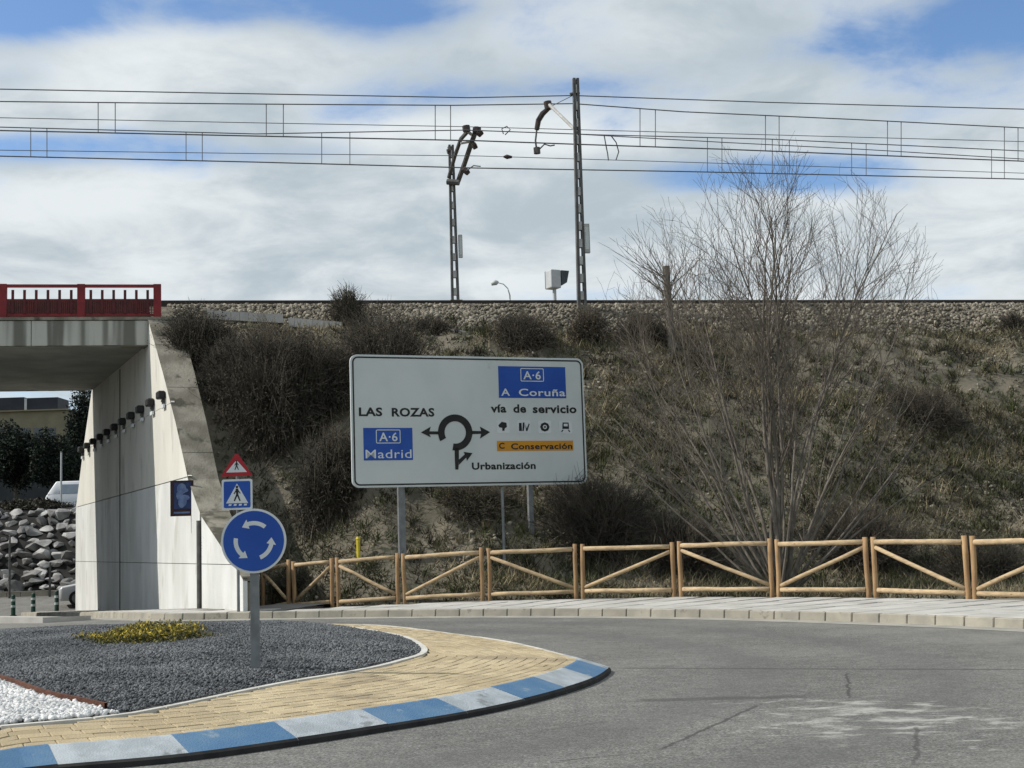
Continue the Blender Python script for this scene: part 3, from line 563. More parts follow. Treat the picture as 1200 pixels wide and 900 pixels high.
for t0, t1 in ((-.15, 3.78), (3.95, 15.70), (15.90, 26.75)):
    for z0, z1 in ((-2, 1.03), (1.045, 3.04), (3.065, 5.0), (5.012, 9)):
        b = MB(); tt = sorted(set([t0, t1]+[t for t in np.arange(t0+.2, t1-.05, .2)]+[t for t in TOPT if t0 < t < t1])); any_ = False
        lo_ = lambda t: max(z0, wbase(t)); 
        for a, c in zip(tt[:-1], tt[1:]):
            ha, hc = min(z1, wtop(a)), min(z1, wtop(c))
            if max(ha-lo_(a), hc-lo_(c)) <= .01: continue
            ha, hc = max(ha, lo_(a)+.001), max(hc, lo_(c)+.001); any_ = True; F_ = (c == tt[-1]); B_ = (a == tt[0])
            V = [wpt(a, lo_(a)), wpt(c, lo_(c)), wpt(c, hc), wpt(a, ha), wpt(a, lo_(a), .085), wpt(c, lo_(c), .085), wpt(c, hc, .085), wpt(a, ha, .085)]
            b.poly(V, [(0, 1, 2, 3), (3, 2, 6, 7), (0, 4, 5, 1)]+([(0, 3, 7, 4)] if B_ else [])+([(1, 5, 6, 2)] if F_ else []))
        if any_:
            bm = bmesh.new(); me = bpy.data.meshes.new('x'); me.from_pydata([tuple(bl_(p)) for p in b.v], [], b.f); bm.from_mesh(me); bmesh.ops.remove_doubles(bm, verts=bm.verts, dist=.0005); bmesh.ops.recalc_face_normals(bm, faces=bm.faces); bm.to_mesh(me); bm.free()
            link('concrete_panel', me, 'white_concrete' if z1 < 3.05 else 'concrete', core)
b = MB(); b.prism([wpt(15.72, wbase(15.8), .0), wpt(15.88, wbase(15.8), .0), wpt(15.88, wbase(15.8), .09), wpt(15.72, wbase(15.8), .09)], [wpt(15.72, 6.9, .0), wpt(15.88, 6.9, .0), wpt(15.88, 6.9, .09), wpt(15.72, 6.9, .09)]); b.v = [(x-wn_[0]*.004, y-wn_[1]*.004, z) for x, y, z in b.v]; part(b, 'joint_seal', 'lip_shade_seal')
b = MB(); b.tube([wpt(3.87, wbase(3.9), -.045), wpt(3.87, 2.0, -.045)], .05, 8); part(b, 'drainpipe', 'mast')
# sloping top of the wing wall, in poured lengths
cuts = [-.15, 1.6, 3.85, 5.9, 7.9, 9.55, 10.72]
for t0, t1 in zip(cuts[:-1], cuts[1:]):
    b = MB(); tt = [t0]+[t for t in TOPT if t0+.05 < t < t1-.05]+[t1-.02]
    zz = [wtop(min(t, 10.6)) for t in tt]
    for a, c, za, zc in zip(tt[:-1], tt[1:], zz[:-1], zz[1:]): b.prism([wpt(a, za-.06, .004), wpt(c, zc-.06, .004), wpt(c, zc-.06, th_(c)+.03), wpt(a, za-.06, th_(a)+.03)], [wpt(a, za+.03, -.015), wpt(c, zc+.03, -.015), wpt(c, zc+.03, th_(c)+.04), wpt(a, za+.03, th_(a)+.04)])
    part(b, 'wing_wall_top', 'dark_concrete')
# bearing block under the rail seat and the deck
def bp(s, n, z): p = Qf+e3*s+m3*n; return (p[0], p[1], z)
SL, SR = -15.2, .05; DW = 10.9
def bbox(s0, s1, n0, n1, z0, z1, sk=0):
    b = MB(); q = lambda s, n: (s+sk*n, n)
    c = [q(s0, n0), q(s1, n0), q(s1, n1), q(s0, n1)]; b.prism([bp(s, n, z0) for s, n in c], [bp(s, n, z1) for s, n in c]); return b
SK = .257
part(bbox(SL, SR+.3, -DW, -.22, 6.96, 7.5, SK), 'deck_slab', 'soffit')
for s0, s1 in ((-15.2, -9.02), (-9.0, -3.02), (-3.0, .04)): part(bbox(s0, s1, -.2, 0.0, 6.93, 7.60), 'fascia_beam', 'fascia')
part(bbox(SL-2.9, SR-2.9, -DW-.2, -DW-.02, 6.95, 7.6), 'fascia_beam', 'fascia')
part(bbox(SL, SR+.9, -.5, .03, 7.62, 7.70), 'edge_coping', 'dark_concrete'); part(bbox(SL-2.9, SR-2.9, -DW-.23, -DW+.3, 7.62, 7.70), 'edge_coping', 'dark_concrete')
part(bbox(SR-.75, SR+.85, -.55, -.02, 6.9, 7.6), 'end_block', 'dark_concrete')
part(bbox(SL-1.2, SL, -DW-.1, 1, -1.2, 7.5, SK), 'far_abutment', 'concrete')
part(bbox(SL, SR, -DW+.4, -.6, 7.505, 7.86, SK), 'track_bed', 'ballast_bed')
# red railings
zt = float(onpl(100, 333, Qf, m3)[2]); zb = 7.70
sx = lambda px: float((onpl(px, 350, Qf, m3)-Qf) @ e3)
posts = [sx(184), sx(94.5), sx(2.5)]; dpp = posts[1]-posts[2]; posts += [posts[2]-dpp, posts[2]-2*dpp]
def railing(n, sh, full=True):
    rl = bbox(posts[-1]+sh, posts[0]+sh+.10, n-.04, n+.04, zt-.07, zt+.01); r_ = part(rl, 'railing', 'red'); HZ = zb+(zt-zb)*.57
    for k, s in enumerate(posts): part(bbox(s+sh-.10, s+sh+.10, n-.06, n+.06, zb, zt+.02), 'railing_post', 'red', r_)
    for a, c in zip(posts[1:], posts[:-1]):
        a, c = a+.105+sh, c-.105+sh
        part(bbox(a, c, n-.03, n+.03, HZ-.035, HZ), 'mid_rail', 'red', r_); part(bbox(a, c, n-.03, n+.03, zb+.04, zb+.11), 'bottom_rail', 'red', r_)
        mb = MB(); ng = int((c-a)/.055)
        for k in range(1, ng):
            x = a+(c-a)*k/ng; q = bbox(x-.011, x+.011, n+.0, n+.02, zb+.11, HZ-.035); mb.poly(q.v, q.f)
        for k in range(1, 9):
            z = zb+.11+(HZ-.145-zb)*k/9; q = bbox(a, c, n-.015, n-.002, z-.009, z+.009); mb.poly(q.v, q.f)
        part(mb, 'mesh_panel', 'redmesh', r_)
        nb = 6
        for k in range(nb):
            x = a+(c-a)*(k+.5)/nb; part(bbox(x-.035, x+.035, n+.021, n+.05, zb+.111, zb+(zt-zb)*.84), 'bar', 'barred', r_)
railing(-.12, 0); railing(-DW+.1, -2.75+.25)
# row of small dark fixtures along the wall
names = ['first', 'second', 'third', 'fourth', 'fifth', 'sixth', 'seventh', 'eighth', 'ninth', 'tenth', 'eleventh']
bx_ = MB(); bx_.box((0, -.10, 0.02), (.36, .19, .20)); hd = bevel_mesh(bx_.mesh('lamp_head'), .03, 1); hd.materials.append(MT['black'])
b2 = MB(); b2.box((.0, -.035, -.17), (.07, .06, .2)); b2.box((.11, -.03, -.26), (.15, .05, .05)); b2.box((-.1, -.04, -.12), (.1, .05, .05)); hb = b2.mesh('bracket'); hb.materials.append(MT['mast']); b2 = MB(); b2.box((.05, -.05, -.27), (.34, .05, .09)); hp = b2.mesh('base_plate'); hp.materials.append(MT['whitefilm'])
wa = math.atan2(-wd_[1], -wd_[0])
for k in range(11):
    t = 8.25+(24.5-8.25)*k/10; p = wpt(t, 5.27-.014*(t-8), -.004)
    o = empty('wall_lamp', p, wa, f'small dark wall fixture, {names[k]} from the embankment end of the row high on the abutment', 'wall lamp', 'row of dark fixtures along the bridge wall')
    for nm, me in (('lamp_head', hd), ('bracket', hb), ('base_plate', hp)):
        c = bpy.data.objects.new(nm, me); COL.objects.link(c); c.parent = o
# framed blue board on the wall
pa = onpl(200.5, 564, P0, wn_); pb = onpl(227, 605, P0, wn_); cw = (pa+pb)/2; wdt = float(np.linalg.norm((pb-pa)[:2])); hgt = float(pa[2]-pb[2])
pq = onpl(213.5, 584, P0-wn_*.18, wn_); wdt, hgt = 26.5*pq[1]/F_PX, 41.5*pq[1]/F_PX
nb_ = empty('notice_board', tuple(pq), math.radians(4), 'dark framed blue notice board fixed to the pale bridge wall', 'notice board')
b = MB(); b.box((0, -.03, 0), (wdt, .05, hgt)); b.build('frame', 'posterframe', nb_)
b = MB(); b.box((0.02, -.062, .06), (wdt*.74, .012, hgt*.74)); pn_ = b.build('panel', 'posterblue', nb_)
b = MB()
for (x, z, w_, h_) in ((.0, .36, .22, .26), (.12, .30, .2, .1), (-.1, .12, .16, .2), (.08, .02, .3, .14), (0, -.16, .16, .26), (.14, -.12, .1, .2)):
    k = 9; ring = [(x*wdt/1.1+w_*.5*math.cos(2*math.pi*i/k), z*hgt/1.35+h_*.5*math.sin(2*math.pi*i/k)) for i in range(k)]; b.prism([(p, -.069, q) for p, q in ring], [(p, -.072-.001*x, q) for p, q in ring])
b.build('printed_marks', 'posterpale', pn_)
b = MB(); b.box((0, -.058, -hgt*.40), (wdt*.7, .006, .04)); b.build('caption_strip', 'posterpale', nb_)

# ------------------------------------------------------------------ signs
def text(s, x0, x1, z0, cap, m, parent, y, name='lettering', bold=.0):
    cu = bpy.data.curves.new('t', 'FONT'); cu.body = s; cu.size = 1; cu.resolution_u = 3; cu.offset = bold; cu.space_character = 1.06; cu.space_word = 1.2
    o = bpy.data.objects.new('t', cu); COL.objects.link(o); dg = bpy.context.evaluated_depsgraph_get(); dg.update(); me = bpy.data.meshes.new_from_object(o.evaluated_get(dg)); bpy.data.objects.remove(o); bpy.data.curves.remove(cu)
    co = np.empty(len(me.vertices)*3); me.vertices.foreach_get('co', co); co = co.reshape(-1, 3); xs = co[:, 0]; xa, xb = xs.min(), xs.max()
    CAPH = .72
    V = np.stack([x0+(co[:, 0]-xa)/(xb-xa)*(x1-x0), np.full(len(co), y), z0+co[:, 1]*cap/CAPH], 1); me.vertices.foreach_set('co', V.ravel()); me.update(); me.materials.clear()
    return link(name, me, m, parent)
def flat(pts, y, m, name, parent, th=.004):
    b = MB(); b.prism([(x, y, z) for x, z in pts], [(x, y-th, z) for x, z in pts]); return b.build(name, m, parent)
def rrect(x0, x1, z0, z1, r, k=6):
    out = []
    for cx, cz, a in ((x1-r, z1-r, 0), (x0+r, z1-r, 90), (x0+r, z0+r, 180), (x1-r, z0+r, 270)):
        for i in range(k+1): q = math.radians(a+90*i/k); out.append((cx+r*math.cos(q), cz+r*math.sin(q)))
    return out
def frame_strip(outer, inner, y, m, name, parent):
    n = len(outer); b = MB(); V = [(x, y, z) for x, z in outer]+[(x, y, z) for x, z in inner]; b.poly(V, [(i, (i+1) % n, n+(i+1) % n, n+i) for i in range(n)])
    V = [(x, y-.003, z) for x, z in outer]+[(x, y-.003, z) for x, z in inner]; b.poly(V, [(i, (i+1) % n, n+(i+1) % n, n+i) for i in range(n)]); return b.build(name, m, parent)
# big direction sign
sL = aty(413, 496, 29.9); sR = aty(685, 491, 31.9); su_ = (sR-sL); su_[2] = 0; su_ /= np.linalg.norm(su_); sn_ = np.array([-su_[1], su_[0], 0]); sc0 = (sL+sR)/2
sro = empty('direction_sign', (sc0[0], sc0[1], 0), math.atan2(su_[1], su_[0]), 'large white roundabout direction sign on grey steel posts behind the wooden fence', 'road sign')
def sp(zx, zy): p = onpl(zx/4+400, zy/4+400, sc0, sn_); return float((p-sc0) @ su_), float(p[2])
tl, tr, brr, bll = sp(42, 66), sp(1135, 76), sp(1150, 662), sp(50, 694)
X0, X1 = (tl[0]+bll[0])/2, (tr[0]+brr[0])/2; Z1, Z0 = (tl[1]+tr[1])/2, (brr[1]+bll[1])/2
def fx(p):  # remove the small skew left by measuring: map the measured quad onto the rectangle
    (x, z) = p; fz = (z-Z0)/(Z1-Z0); zl0, zr0 = bll[1], brr[1]; fxx = (x-X0)/(X1-X0); zlo = zl0*(1-fxx)+zr0*fxx; zhi = tl[1]*(1-fxx)+tr[1]*fxx; fz = (z-zlo)/(zhi-zlo); xl = bll[0]*(1-fz)+tl[0]*fz; xr = brr[0]*(1-fz)+tr[0]*fz; fxx = (x-xl)/(xr-xl); return X0+fxx*(X1-X0), Z0+fz*(Z1-Z0)
Q = lambda zx, zy: fx(sp(zx, zy))
flat(rrect(X0, X1, Z0, Z1, .16), .05, 'whitefilm', 'panel', sro, .05)
face = flat(rrect(X0+.012, X1-.012, Z0+.012, Z1-.012, .15), -.001, 'signwhite', 'sign_face', sro, .004)
frame_strip(rrect(X0+.045, X1-.045, Z0+.045, Z1-.045, .13), rrect(X0+.078, X1-.078, Z0+.078, Z1-.078, .10), -.007, 'black', 'border', sro)
for zc in (Z0+.5, (Z0+Z1)/2, Z1-.5):
    b = MB(); b.box(((X0+X1)/2, .075, zc), (X1-X0-.2, .045, .06)); b.build('stiffener', 'steel', sro)
for px, yb_ in ((470.5, 706), (622, 690)):
    p = onpl(px, 600, sc0+sn_*.15, sn_); q = float((p-sc0) @ su_); b = MB(); b.box((q, .16, (Z1-.2-.3)/2), (.15 if px < 500 else .11, .11, Z1-.2+.3)); b.build('post', 'steel', sro)
def zbox(x0, y0, x1, y1): a, c = Q(x0, y0), Q(x1, y1); d, e = Q(x0, y1), Q(x1, y0); return (a[0]+d[0])/2, (c[0]+e[0])/2, (c[1]+d[1])/2, (a[1]+e[1])/2
def zrect(name, m, x0, y0, x1, y1, y, parent, r=None):
    a = zbox(x0, y0, x1, y1); return flat(rrect(*a, r, 3) if r else [(a[0], a[2]), (a[1], a[2]), (a[1], a[3]), (a[0], a[3])], y, m, name, parent)
def ztext(s, x0, x1, ybase, ytop, m, y, parent, bold=.012):
    a = zbox(x0, ytop, x1, ybase); return text(s, a[0], a[1], a[2], a[3]-a[2], m, parent, y, bold=bold)
def zframe(x0, y0, x1, y1, wd2, y, m, parent, r=.03):
    a = zbox(x0, y0, x1, y1); return frame_strip(rrect(a[0], a[1], a[2], a[3], r, 3), rrect(a[0]+wd2, a[1]-wd2, a[2]+wd2, a[3]-wd2, max(r-wd2, .004), 3), y, m, 'route_frame', parent)
bp1 = zrect('blue_plate', 'signblue', 738, 116, 1053, 263, -.006, sro)
zframe(841, 124, 950, 186, .018, -.014, 'whitefilm', bp1); ztext('A·6', 854, 936, 175, 137, 'whitefilm', -.014, bp1, .014)
ztext('A', 750, 790, 253, 219, 'whitefilm', -.014, bp1, .014); ztext('Coruña', 832, 1050, 253, 219, 'whitefilm', -.014, bp1, .014)
bp2 = zrect('blue_plate', 'signblue', 103, 410, 333, 562, -.006, sro)
zframe(161, 418, 276, 483, .018, -.014, 'whitefilm', bp2); ztext('A·6', 176, 262, 472, 431, 'whitefilm', -.014, bp2, .014)
ztext('Madrid', 112, 327, 552, 510, 'whitefilm', -.014, bp2, .002)
ztext('LAS', 82, 192, 354, 315, 'black', -.009, sro, .034); ztext('ROZAS', 236, 436, 354, 315, 'black', -.009, sro, .034)
ztext('vía', 700, 773, 331, 293, 'black', -.009, sro, .034); ztext('de', 806, 866, 331, 293, 'black', -.009, sro, .034); ztext('servicio', 897, 1102, 331, 293, 'black', -.009, sro, .034)
yp = zrect('yellow_plate', 'signyellow', 728, 463, 1085, 510, -.006, sro); ztext('C', 737, 763, 501, 474, 'black', -.014, yp, .026); ztext('Conservación', 793, 1080, 501, 474, 'black', -.014, yp, .026)
ztext('Urbanización', 609, 908, 597, 565, 'black', -.009, sro, .034)
# roundabout diagram
c0 = Q(533, 428); rr1 = (Q(614, 428)[0]-Q(453, 428)[0])/2; rr0 = rr1*.62
arcp = [math.radians(a) for a in np.linspace(-101, 209, 42)]; ring = [(c0[0]+rr1*math.cos(a), c0[1]+rr1*math.sin(a)) for a in arcp]+[(c0[0]+rr0*math.cos(a), c0[1]+rr0*math.sin(a)) for a in reversed(arcp)]
b = MB(); n_ = len(arcp); b.poly([(x, -.009, z) for x, z in ring], [(i, i+1, 2*n_-2-i, 2*n_-1-i) for i in range(n_-1)]); b.poly([(x, -.0125, z) for x, z in ring], [(i, i+1, 2*n_-2-i, 2*n_-1-i) for i in range(n_-1)]); b.build('roundabout_symbol', 'black', sro)
def arrow(pts, name='arrow', y=-.0095, m='black', parent=sro): return flat([Q(*p) for p in pts], y, m, name, parent, .003)
arrow([(372, 430), (418, 402), (412, 424), (458, 424), (458, 438), (412, 438), (418, 452)])
arrow([(696, 425), (648, 399), (654, 420), (610, 420), (610, 435), (654, 433), (648, 456)])
arrow([(529, 500), (549, 500), (549, 560), (546, 602), (532, 602), (530, 560)])
arrow([(549, 555), (576, 531), (572, 519), (613, 524), (586, 561), (583, 545), (549, 580)])
# four service pictograms
for i, (x0, x1) in enumerate(((727, 787), (825, 886), (922, 983), (1020, 1080))):
    pt = zrect('pictogram_plate', 'whitefilm', x0, 368, x1, 428, -.006, sro, .03); cx, cz = (x0+x1)/2, 398
    P_ = lambda pts: flat([Q(cx+a, cz+b_) for a, b_ in pts], -.0105, 'black', 'pictogram', pt, .003)
    circ = lambda x, y, r, k=10: [(x+r*math.cos(2*math.pi*j/k), y+r*math.sin(2*math.pi*j/k)) for j in range(k)]
    if i == 0: P_([(-22, -6), (-6, -22), (16, -18), (18, 2), (8, 8), (6, 20), (-4, 20), (-4, 6), (-18, 4)])
    if i == 1:
        P_([(-24, -18), (-12, -18), (-10, 20), (-24, 20)]); P_([(-6, -20), (2, -20), (2, -2), (-2, 20), (-8, 20)]); P_([(6, -12), (12, 8), (22, -16), (26, -12), (15, 20), (9, 20)])
    if i == 2: P_(circ(0, 0, 22, 8)); flat([Q(cx+a, cz+b_) for a, b_ in circ(0, 0, 10, 8)], -.0145, 'whitefilm', 'pictogram', pt, .003); flat([Q(cx+a, cz+b_) for a, b_ in circ(0, 0, 5, 8)], -.0185, 'black', 'pictogram', pt, .003)
    if i == 3:
        P_([(-14, -22), (14, -22), (16, 8), (-16, 8)]); flat([Q(cx+a, cz+b_) for a, b_ in ((-9, -16), (9, -16), (9, -4), (-9, -4))], -.0145, 'whitefilm', 'pictogram', pt, .003); P_([(-16, 12), (-10, 12), (-16, 22), (-22, 22)]); P_([(10, 12), (16, 12), (22, 22), (16, 22)])
# thin post between
p = aty(590.5, 640, 30.0); b = MB(); g0 = float(bank_z(p[0], p[1])); b.tube([(p[0], p[1], g0-.3), (p[0], p[1], float(aty(590, 571, 30.0)[2]))], .032, 8)
b.v = [(x-p[0], y-p[1], z-g0) for x, y, z in b.v]; rt = empty('thin_post', (p[0], p[1], g0), 0, 'thin bare steel post behind the fence under the big sign', 'post'); b.build('shaft', 'steel', rt); b = MB(); b.box((0, 0, .02), (.12, .12, .03)); b.build('foot', 'steel', rt)

# roundabout sign on the island
g = hit(299, 785, dome_z); pg = np.array([g[0], g[1], float(dome_z(g[0], g[1]))]); cs = aty(293, 634, g[1]); rs = 37.5/F_PX*g[1]
so = empty('roundabout_sign', tuple(pg), math.radians(6), 'round blue roundabout sign with three white arrows on a grey post in the gravel', 'road sign')
zc = float(cs[2]-pg[2]); b = MB(); b.box((0, 0.05, (zc+.25)/2-.1), (.08, .06, zc+.25+.2)); bevel_mesh_o = b.build('pole', 'steel', so)
def disc(r, y0, y1, k=48): b = MB(); ring = [(r*math.cos(2*math.pi*i/k), zc+r*math.sin(2*math.pi*i/k)) for i in range(k)]; b.prism([(x, y0, z) for x, z in ring], [(x, y1, z) for x, z in ring]); return b
disc(rs, .018, -.006).build('sign_disc', 'whitefilm', so); disc(rs*.93, -.0065, -.010).build('sign_face', 'signblue', so)
for k in range(3):
    th0 = math.radians(50+120*k); th1 = th0+math.radians(74); R1, R2 = rs*.615, rs*.485; pts = []
    aa = np.linspace(th0, th1-math.radians(16), 9); pts += [(R1*math.cos(a), zc+R1*math.sin(a)) for a in aa]; hb_ = th1-math.radians(16)
    pts += [(rs*.70*math.cos(hb_), zc+rs*.70*math.sin(hb_)), (rs*.555*math.cos(th1+.10), zc+rs*.555*math.sin(th1+.10)), (rs*.40*math.cos(hb_), zc+rs*.40*math.sin(hb_))]
    n1_ = len(aa); inner = [(R2*math.cos(a), zc+R2*math.sin(a)) for a in aa]; b = MB(); V = [(x, -.0105, z) for x, z in pts[:n1_]]+[(x, -.0105, z) for x, z in inner]; b.poly(V, [(i, i+1, n1_+i+1, n1_+i) for i in range(n1_-1)])
    b.poly([(x, -.0105, z) for x, z in pts[n1_:]], [(0, 1, 2)]); b.build('arrow', 'whitefilm', so)
b = MB(); b.box((0, .03, zc+.1), (.12, .02, .04)); b.box((0, .03, zc-.1), (.12, .02, .04)); b.build('clamp', 'steel', so)
# crossing sign on the pavement by the wall
g = gz(284, 716.5, .14); k_ = g[1]/F_PX; co_ = empty('crossing_sign', tuple(g), math.radians(2), 'red warning triangle above a blue pedestrian crossing square beside the bridge wall', 'road sign')
rel = lambda px, py: (float(aty(px, py, g[1])[0]-g[0]), float(aty(px, py, g[1])[2]-g[2])); sq = rel(278, 579.5); tb = rel(277.5, 558); tt_ = rel(277.5, 532)
b = MB(); b.tube([(sq[0], .03, -.2), (sq[0], .03, tt_[1]-.1)], .03, 10); b.build('pole', 'steel', co_)
hs_ = .30; flat(rrect(sq[0]-hs_, sq[0]+hs_, sq[1]-hs_, sq[1]+hs_, .04), 0, 'whitefilm', 'square_plate', co_, .012); sqf = flat(rrect(sq[0]-.26, sq[0]+.26, sq[1]-.26, sq[1]+.26, .03), -.0125, 'signblue', 'sign_face', co_)
flat([(sq[0]-.215, sq[1]-.17), (sq[0]+.215, sq[1]-.17), (sq[0], sq[1]+.215)], -.017, 'whitefilm', 'white_triangle', sqf)
def figure(cx, cz, s, y, parent, m='black'):
    b = MB()
    def quad(p, q, w_): d = Vector((q[0]-p[0], q[1]-p[1])); nrm = Vector((-d.y, d.x)).normalized()*w_; return [(cx+s*(p[0]+nrm.x), y, cz+s*(p[1]+nrm.y)), (cx+s*(p[0]-nrm.x), y, cz+s*(p[1]-nrm.y)), (cx+s*(q[0]-nrm.x*.8), y, cz+s*(q[1]-nrm.y*.8)), (cx+s*(q[0]+nrm.x*.8), y, cz+s*(q[1]+nrm.y*.8))]
    b.poly([(cx+s*.1*math.cos(2*math.pi*i/10), y, cz+s*(.62+.1*math.sin(2*math.pi*i/10))) for i in range(10)], [tuple(range(10))])
    for k, (p, q, w_) in enumerate((((0, .5), (.02, .05), .1), ((.03, .08), (.22, -.4), .06), ((.0, .08), (-.2, -.4), .06), ((0, .45), (.24, .15), .045), ((0, .45), (-.22, .12), .045))): b.poly([(x, y-.0004*k, z) for x, y, z in quad(p, q, w_)], [(0, 1, 2, 3)])
    return b.build('pedestrian_symbol', m, parent)
figure(sq[0], sq[1]-.02, .27, -.022, sqf)
for k in range(4): x = sq[0]-.17+.1*k; flat([(x, sq[1]-.22), (x+.055, sq[1]-.22), (x+.065, sq[1]-.185), (x+.01, sq[1]-.185)], -.018, 'whitefilm', 'crossing_stripe', sqf)
hw = 18.5*k_; tz0, tz1 = tb[1], tt_[1]
flat([(tb[0]-hw, tz0), (tb[0]+hw, tz0), (tb[0]+.02, tz0-.001), (tb[0], tz1)][:2]+[(tb[0]+.03, tz1), (tb[0]-.03, tz1)], 0, 'signred', 'triangle_plate', co_, .012)
ti = flat([(tb[0]-hw*.66, tz0+.075), (tb[0]+hw*.66, tz0+.075), (tb[0], tz1-.12)], -.0125, 'whitefilm', 'triangle_face', co_); figure(tb[0], tz0+.19, .17, -.018, ti)

# ------------------------------------------------------------------ wooden fence
fo = empty('wooden_fence', (FENCE[4][0], FENCE[4][1], .12), 0, 'rustic timber fence with diagonal braces along the back of the pavement', 'fence'); FO = np.array([FENCE[4][0], FENCE[4][1], .12])
def log(p, q, r, name, m):
    p, q = np.array(p, float)-FO, np.array(q, float)-FO; b = MB(); n_ = 5; pts = []; rad = []
    for i in range(n_):
        f = i/(n_-1); j = np.array([random.uniform(-1, 1) for _ in range(3)])*.008*(0 < i < n_-1); pts.append(p+(q-p)*f+j); rad.append(r*random.uniform(.95, 1.05))
    b.tube(pts, rad, 10); o = b.build(name, m, fo, True)
    for pl in o.data.polygons:
        if len(pl.vertices) > 4: pl.use_smooth = False
    return o
NF = len(FENCE)
for i in range(NF-1):
    a = np.array(FENCE[i]); c = np.array(FENCE[i+1]); d = c-a; L_ = math.hypot(d[0], d[1]); u = d/L_; u[2] = 0
    A0 = a+u*.075; C0 = c-u*.075; za, zc_ = a[2]-.05+random.uniform(-.012, .012), c[2]-.05+random.uniform(-.012, .012)
    for P_, zt_ in ((A0, za), (C0, zc_)):
        if i == 0 and P_ is A0: pass
        log((P_[0]+random.gauss(0, .008), P_[1]+random.gauss(0, .01), zt_-1.25), (P_[0]+random.gauss(0, .008), P_[1]+random.gauss(0, .01), zt_+.05+random.uniform(-.015, .015)), .046, 'post', 'wood_post')
    A1 = a+u*.118; C1 = c-u*.118
    log((A1[0], A1[1], za-.045), (C1[0], C1[1], zc_-.045), .047, 'rail', 'wood'); log((A1[0], A1[1], za-.895), (C1[0], C1[1], zc_-.895), .045, 'rail', 'wood')
    up = i in (1, 3, 6-0, 7+0) ; up = {0: 0, 1: 1, 2: 0, 3: 1, 4: 0, 5: 1, 6: 0, 7: 1, 8: 0, 9: 1}.get(i, i % 2)
    zl, zr = (za-.82, zc_-.14) if up else (za-.14, zc_-.82); log((A1[0], A1[1], zl), (C1[0], C1[1], zr), .038, 'brace', 'wood')
# yellow marker stake
g = aty(421, 700, 30.6); gzz = float(bank_z(g[0], g[1])); ys = empty('marker_stake', (g[0], g[1], gzz), 0, 'slim yellow marker stake standing behind the wooden fence', 'stake'); zt_ = float(aty(421, 631, 30.6)[2]-gzz)
b = MB(); b.tube([(0, 0, -.2), (0, 0, zt_*.97)], .042, 8); b.build('shaft', 'yellow', ys); b = MB(); b.tube([(0, 0, zt_*.97), (0, 0, zt_+.04)], [.055, .035], 8); b.build('cap', 'yellow', ys)

# ------------------------------------------------------------------ overhead line
m3n = lambda n: T0+m3*n
def trk(px, py, n): return onpl(px, py, m3n(n), m3)
def wire_mesh(pts, r=.014): b = MB(); b.tube([tuple(p) for p in pts], r, 5); return b
def sagged(a, c, sag, k=10): a, c = np.array(a), np.array(c); return [a+(c-a)*i/k-np.array([0, 0, sag*4*(i/k)*(1-i/k)]) for i in range(k+1)]
def wire_obj(name, ctrl, n, r, label, cat, group=None, parent=None):
    pts = [trk(px, py, n) for px, py in ctrl]; b = wire_mesh(pts, r*1.15); o = b.build(name, 'wire', parent)
    if label: tag(o, label, cat, group)
    return o
GR = 'overhead railway wires'
wire_obj('overhead_wire', [(-700, 94), (0, 104.5), (300, 110), (550, 114.5), (672, 112), (900, 120), (1200, 128), (1900, 152)], .6, .016, 'topmost overhead wire, passing the tip of the tall mast', 'wire', GR)
wire_obj('overhead_wire', [(-700, 128), (0, 138), (300, 144), (545, 148.5), (900, 158), (1200, 166), (1900, 186)], -7.2, .013, 'thin overhead wire between the two messenger wires', 'wire', GR)
wire_obj('overhead_wire', [(-700, 166), (0, 176), (300, 180), (560, 182.8), (600, 184), (800, 190), (1200, 203), (1900, 226)], -6.4, .012, 'thin overhead wire just above the lowest contact wire', 'wire', GR)
def catenary(n, mess, cont, drops, label):
    t = empty('catenary_wire', (float(m3n(n)[0]), float(m3n(n)[1]), RAIL_Z+5), 0, label, 'wire', GR); O = np.array(t.location)
    for nm, ct, r in (('messenger_wire', mess, .02), ('contact_wire', cont, .023)):
        b = wire_mesh([trk(*c, n) for c in ct], r); b.v = [tuple(np.array(v)-O) for v in b.v]; b.build(nm, 'wire', t)
    ip = lambda ct, x: float(np.interp(x, [c[0] for c in ct], [c[1] for c in ct]))
    for x in drops:
        b = MB(); b.tube([trk(x, ip(mess, x)+.3, n)-O, trk(x, ip(cont, x)-.3, n)-O], .014, 4); b.build('dropper', 'wire', t)
catenary(-.9, [(-700, 112), (0, 119), (300, 122), (530, 123.5), (672, 121.5), (800, 131), (1000, 140), (1200, 150), (1900, 190)], [(-700, 143), (0, 153), (300, 159.5), (560, 165), (672, 169), (850, 175), (1200, 189), (1900, 222)], (-180, -160, 115, 135, 312, 332, 510, 528, 750, 768, 897, 913, 1040, 1056, 1177, 1193, 1330, 1350), 'near catenary with its messenger and contact wires hung in front of the far one')
catenary(-5.4, [(-700, 139), (0, 149), (300, 157), (545, 152.5), (700, 158), (900, 163), (1200, 177), (1900, 215)], [(-700, 169), (0, 183), (300, 190), (560, 197), (800, 201), (1200, 210), (1900, 232)], (36, 55, 218, 237, 377, 410, 829, 846, 905, 925, 998, 1015, 1162, 1177), 'far catenary carrying the lowest contact wire, behind the near one')
wire_obj('overhead_wire', [(672, 157), (850, 167), (1010, 175), (1200, 186.5), (1900, 225)], -.4, .014, 'overhead wire starting at the tall mast, running right beside the contact wire', 'wire', GR)
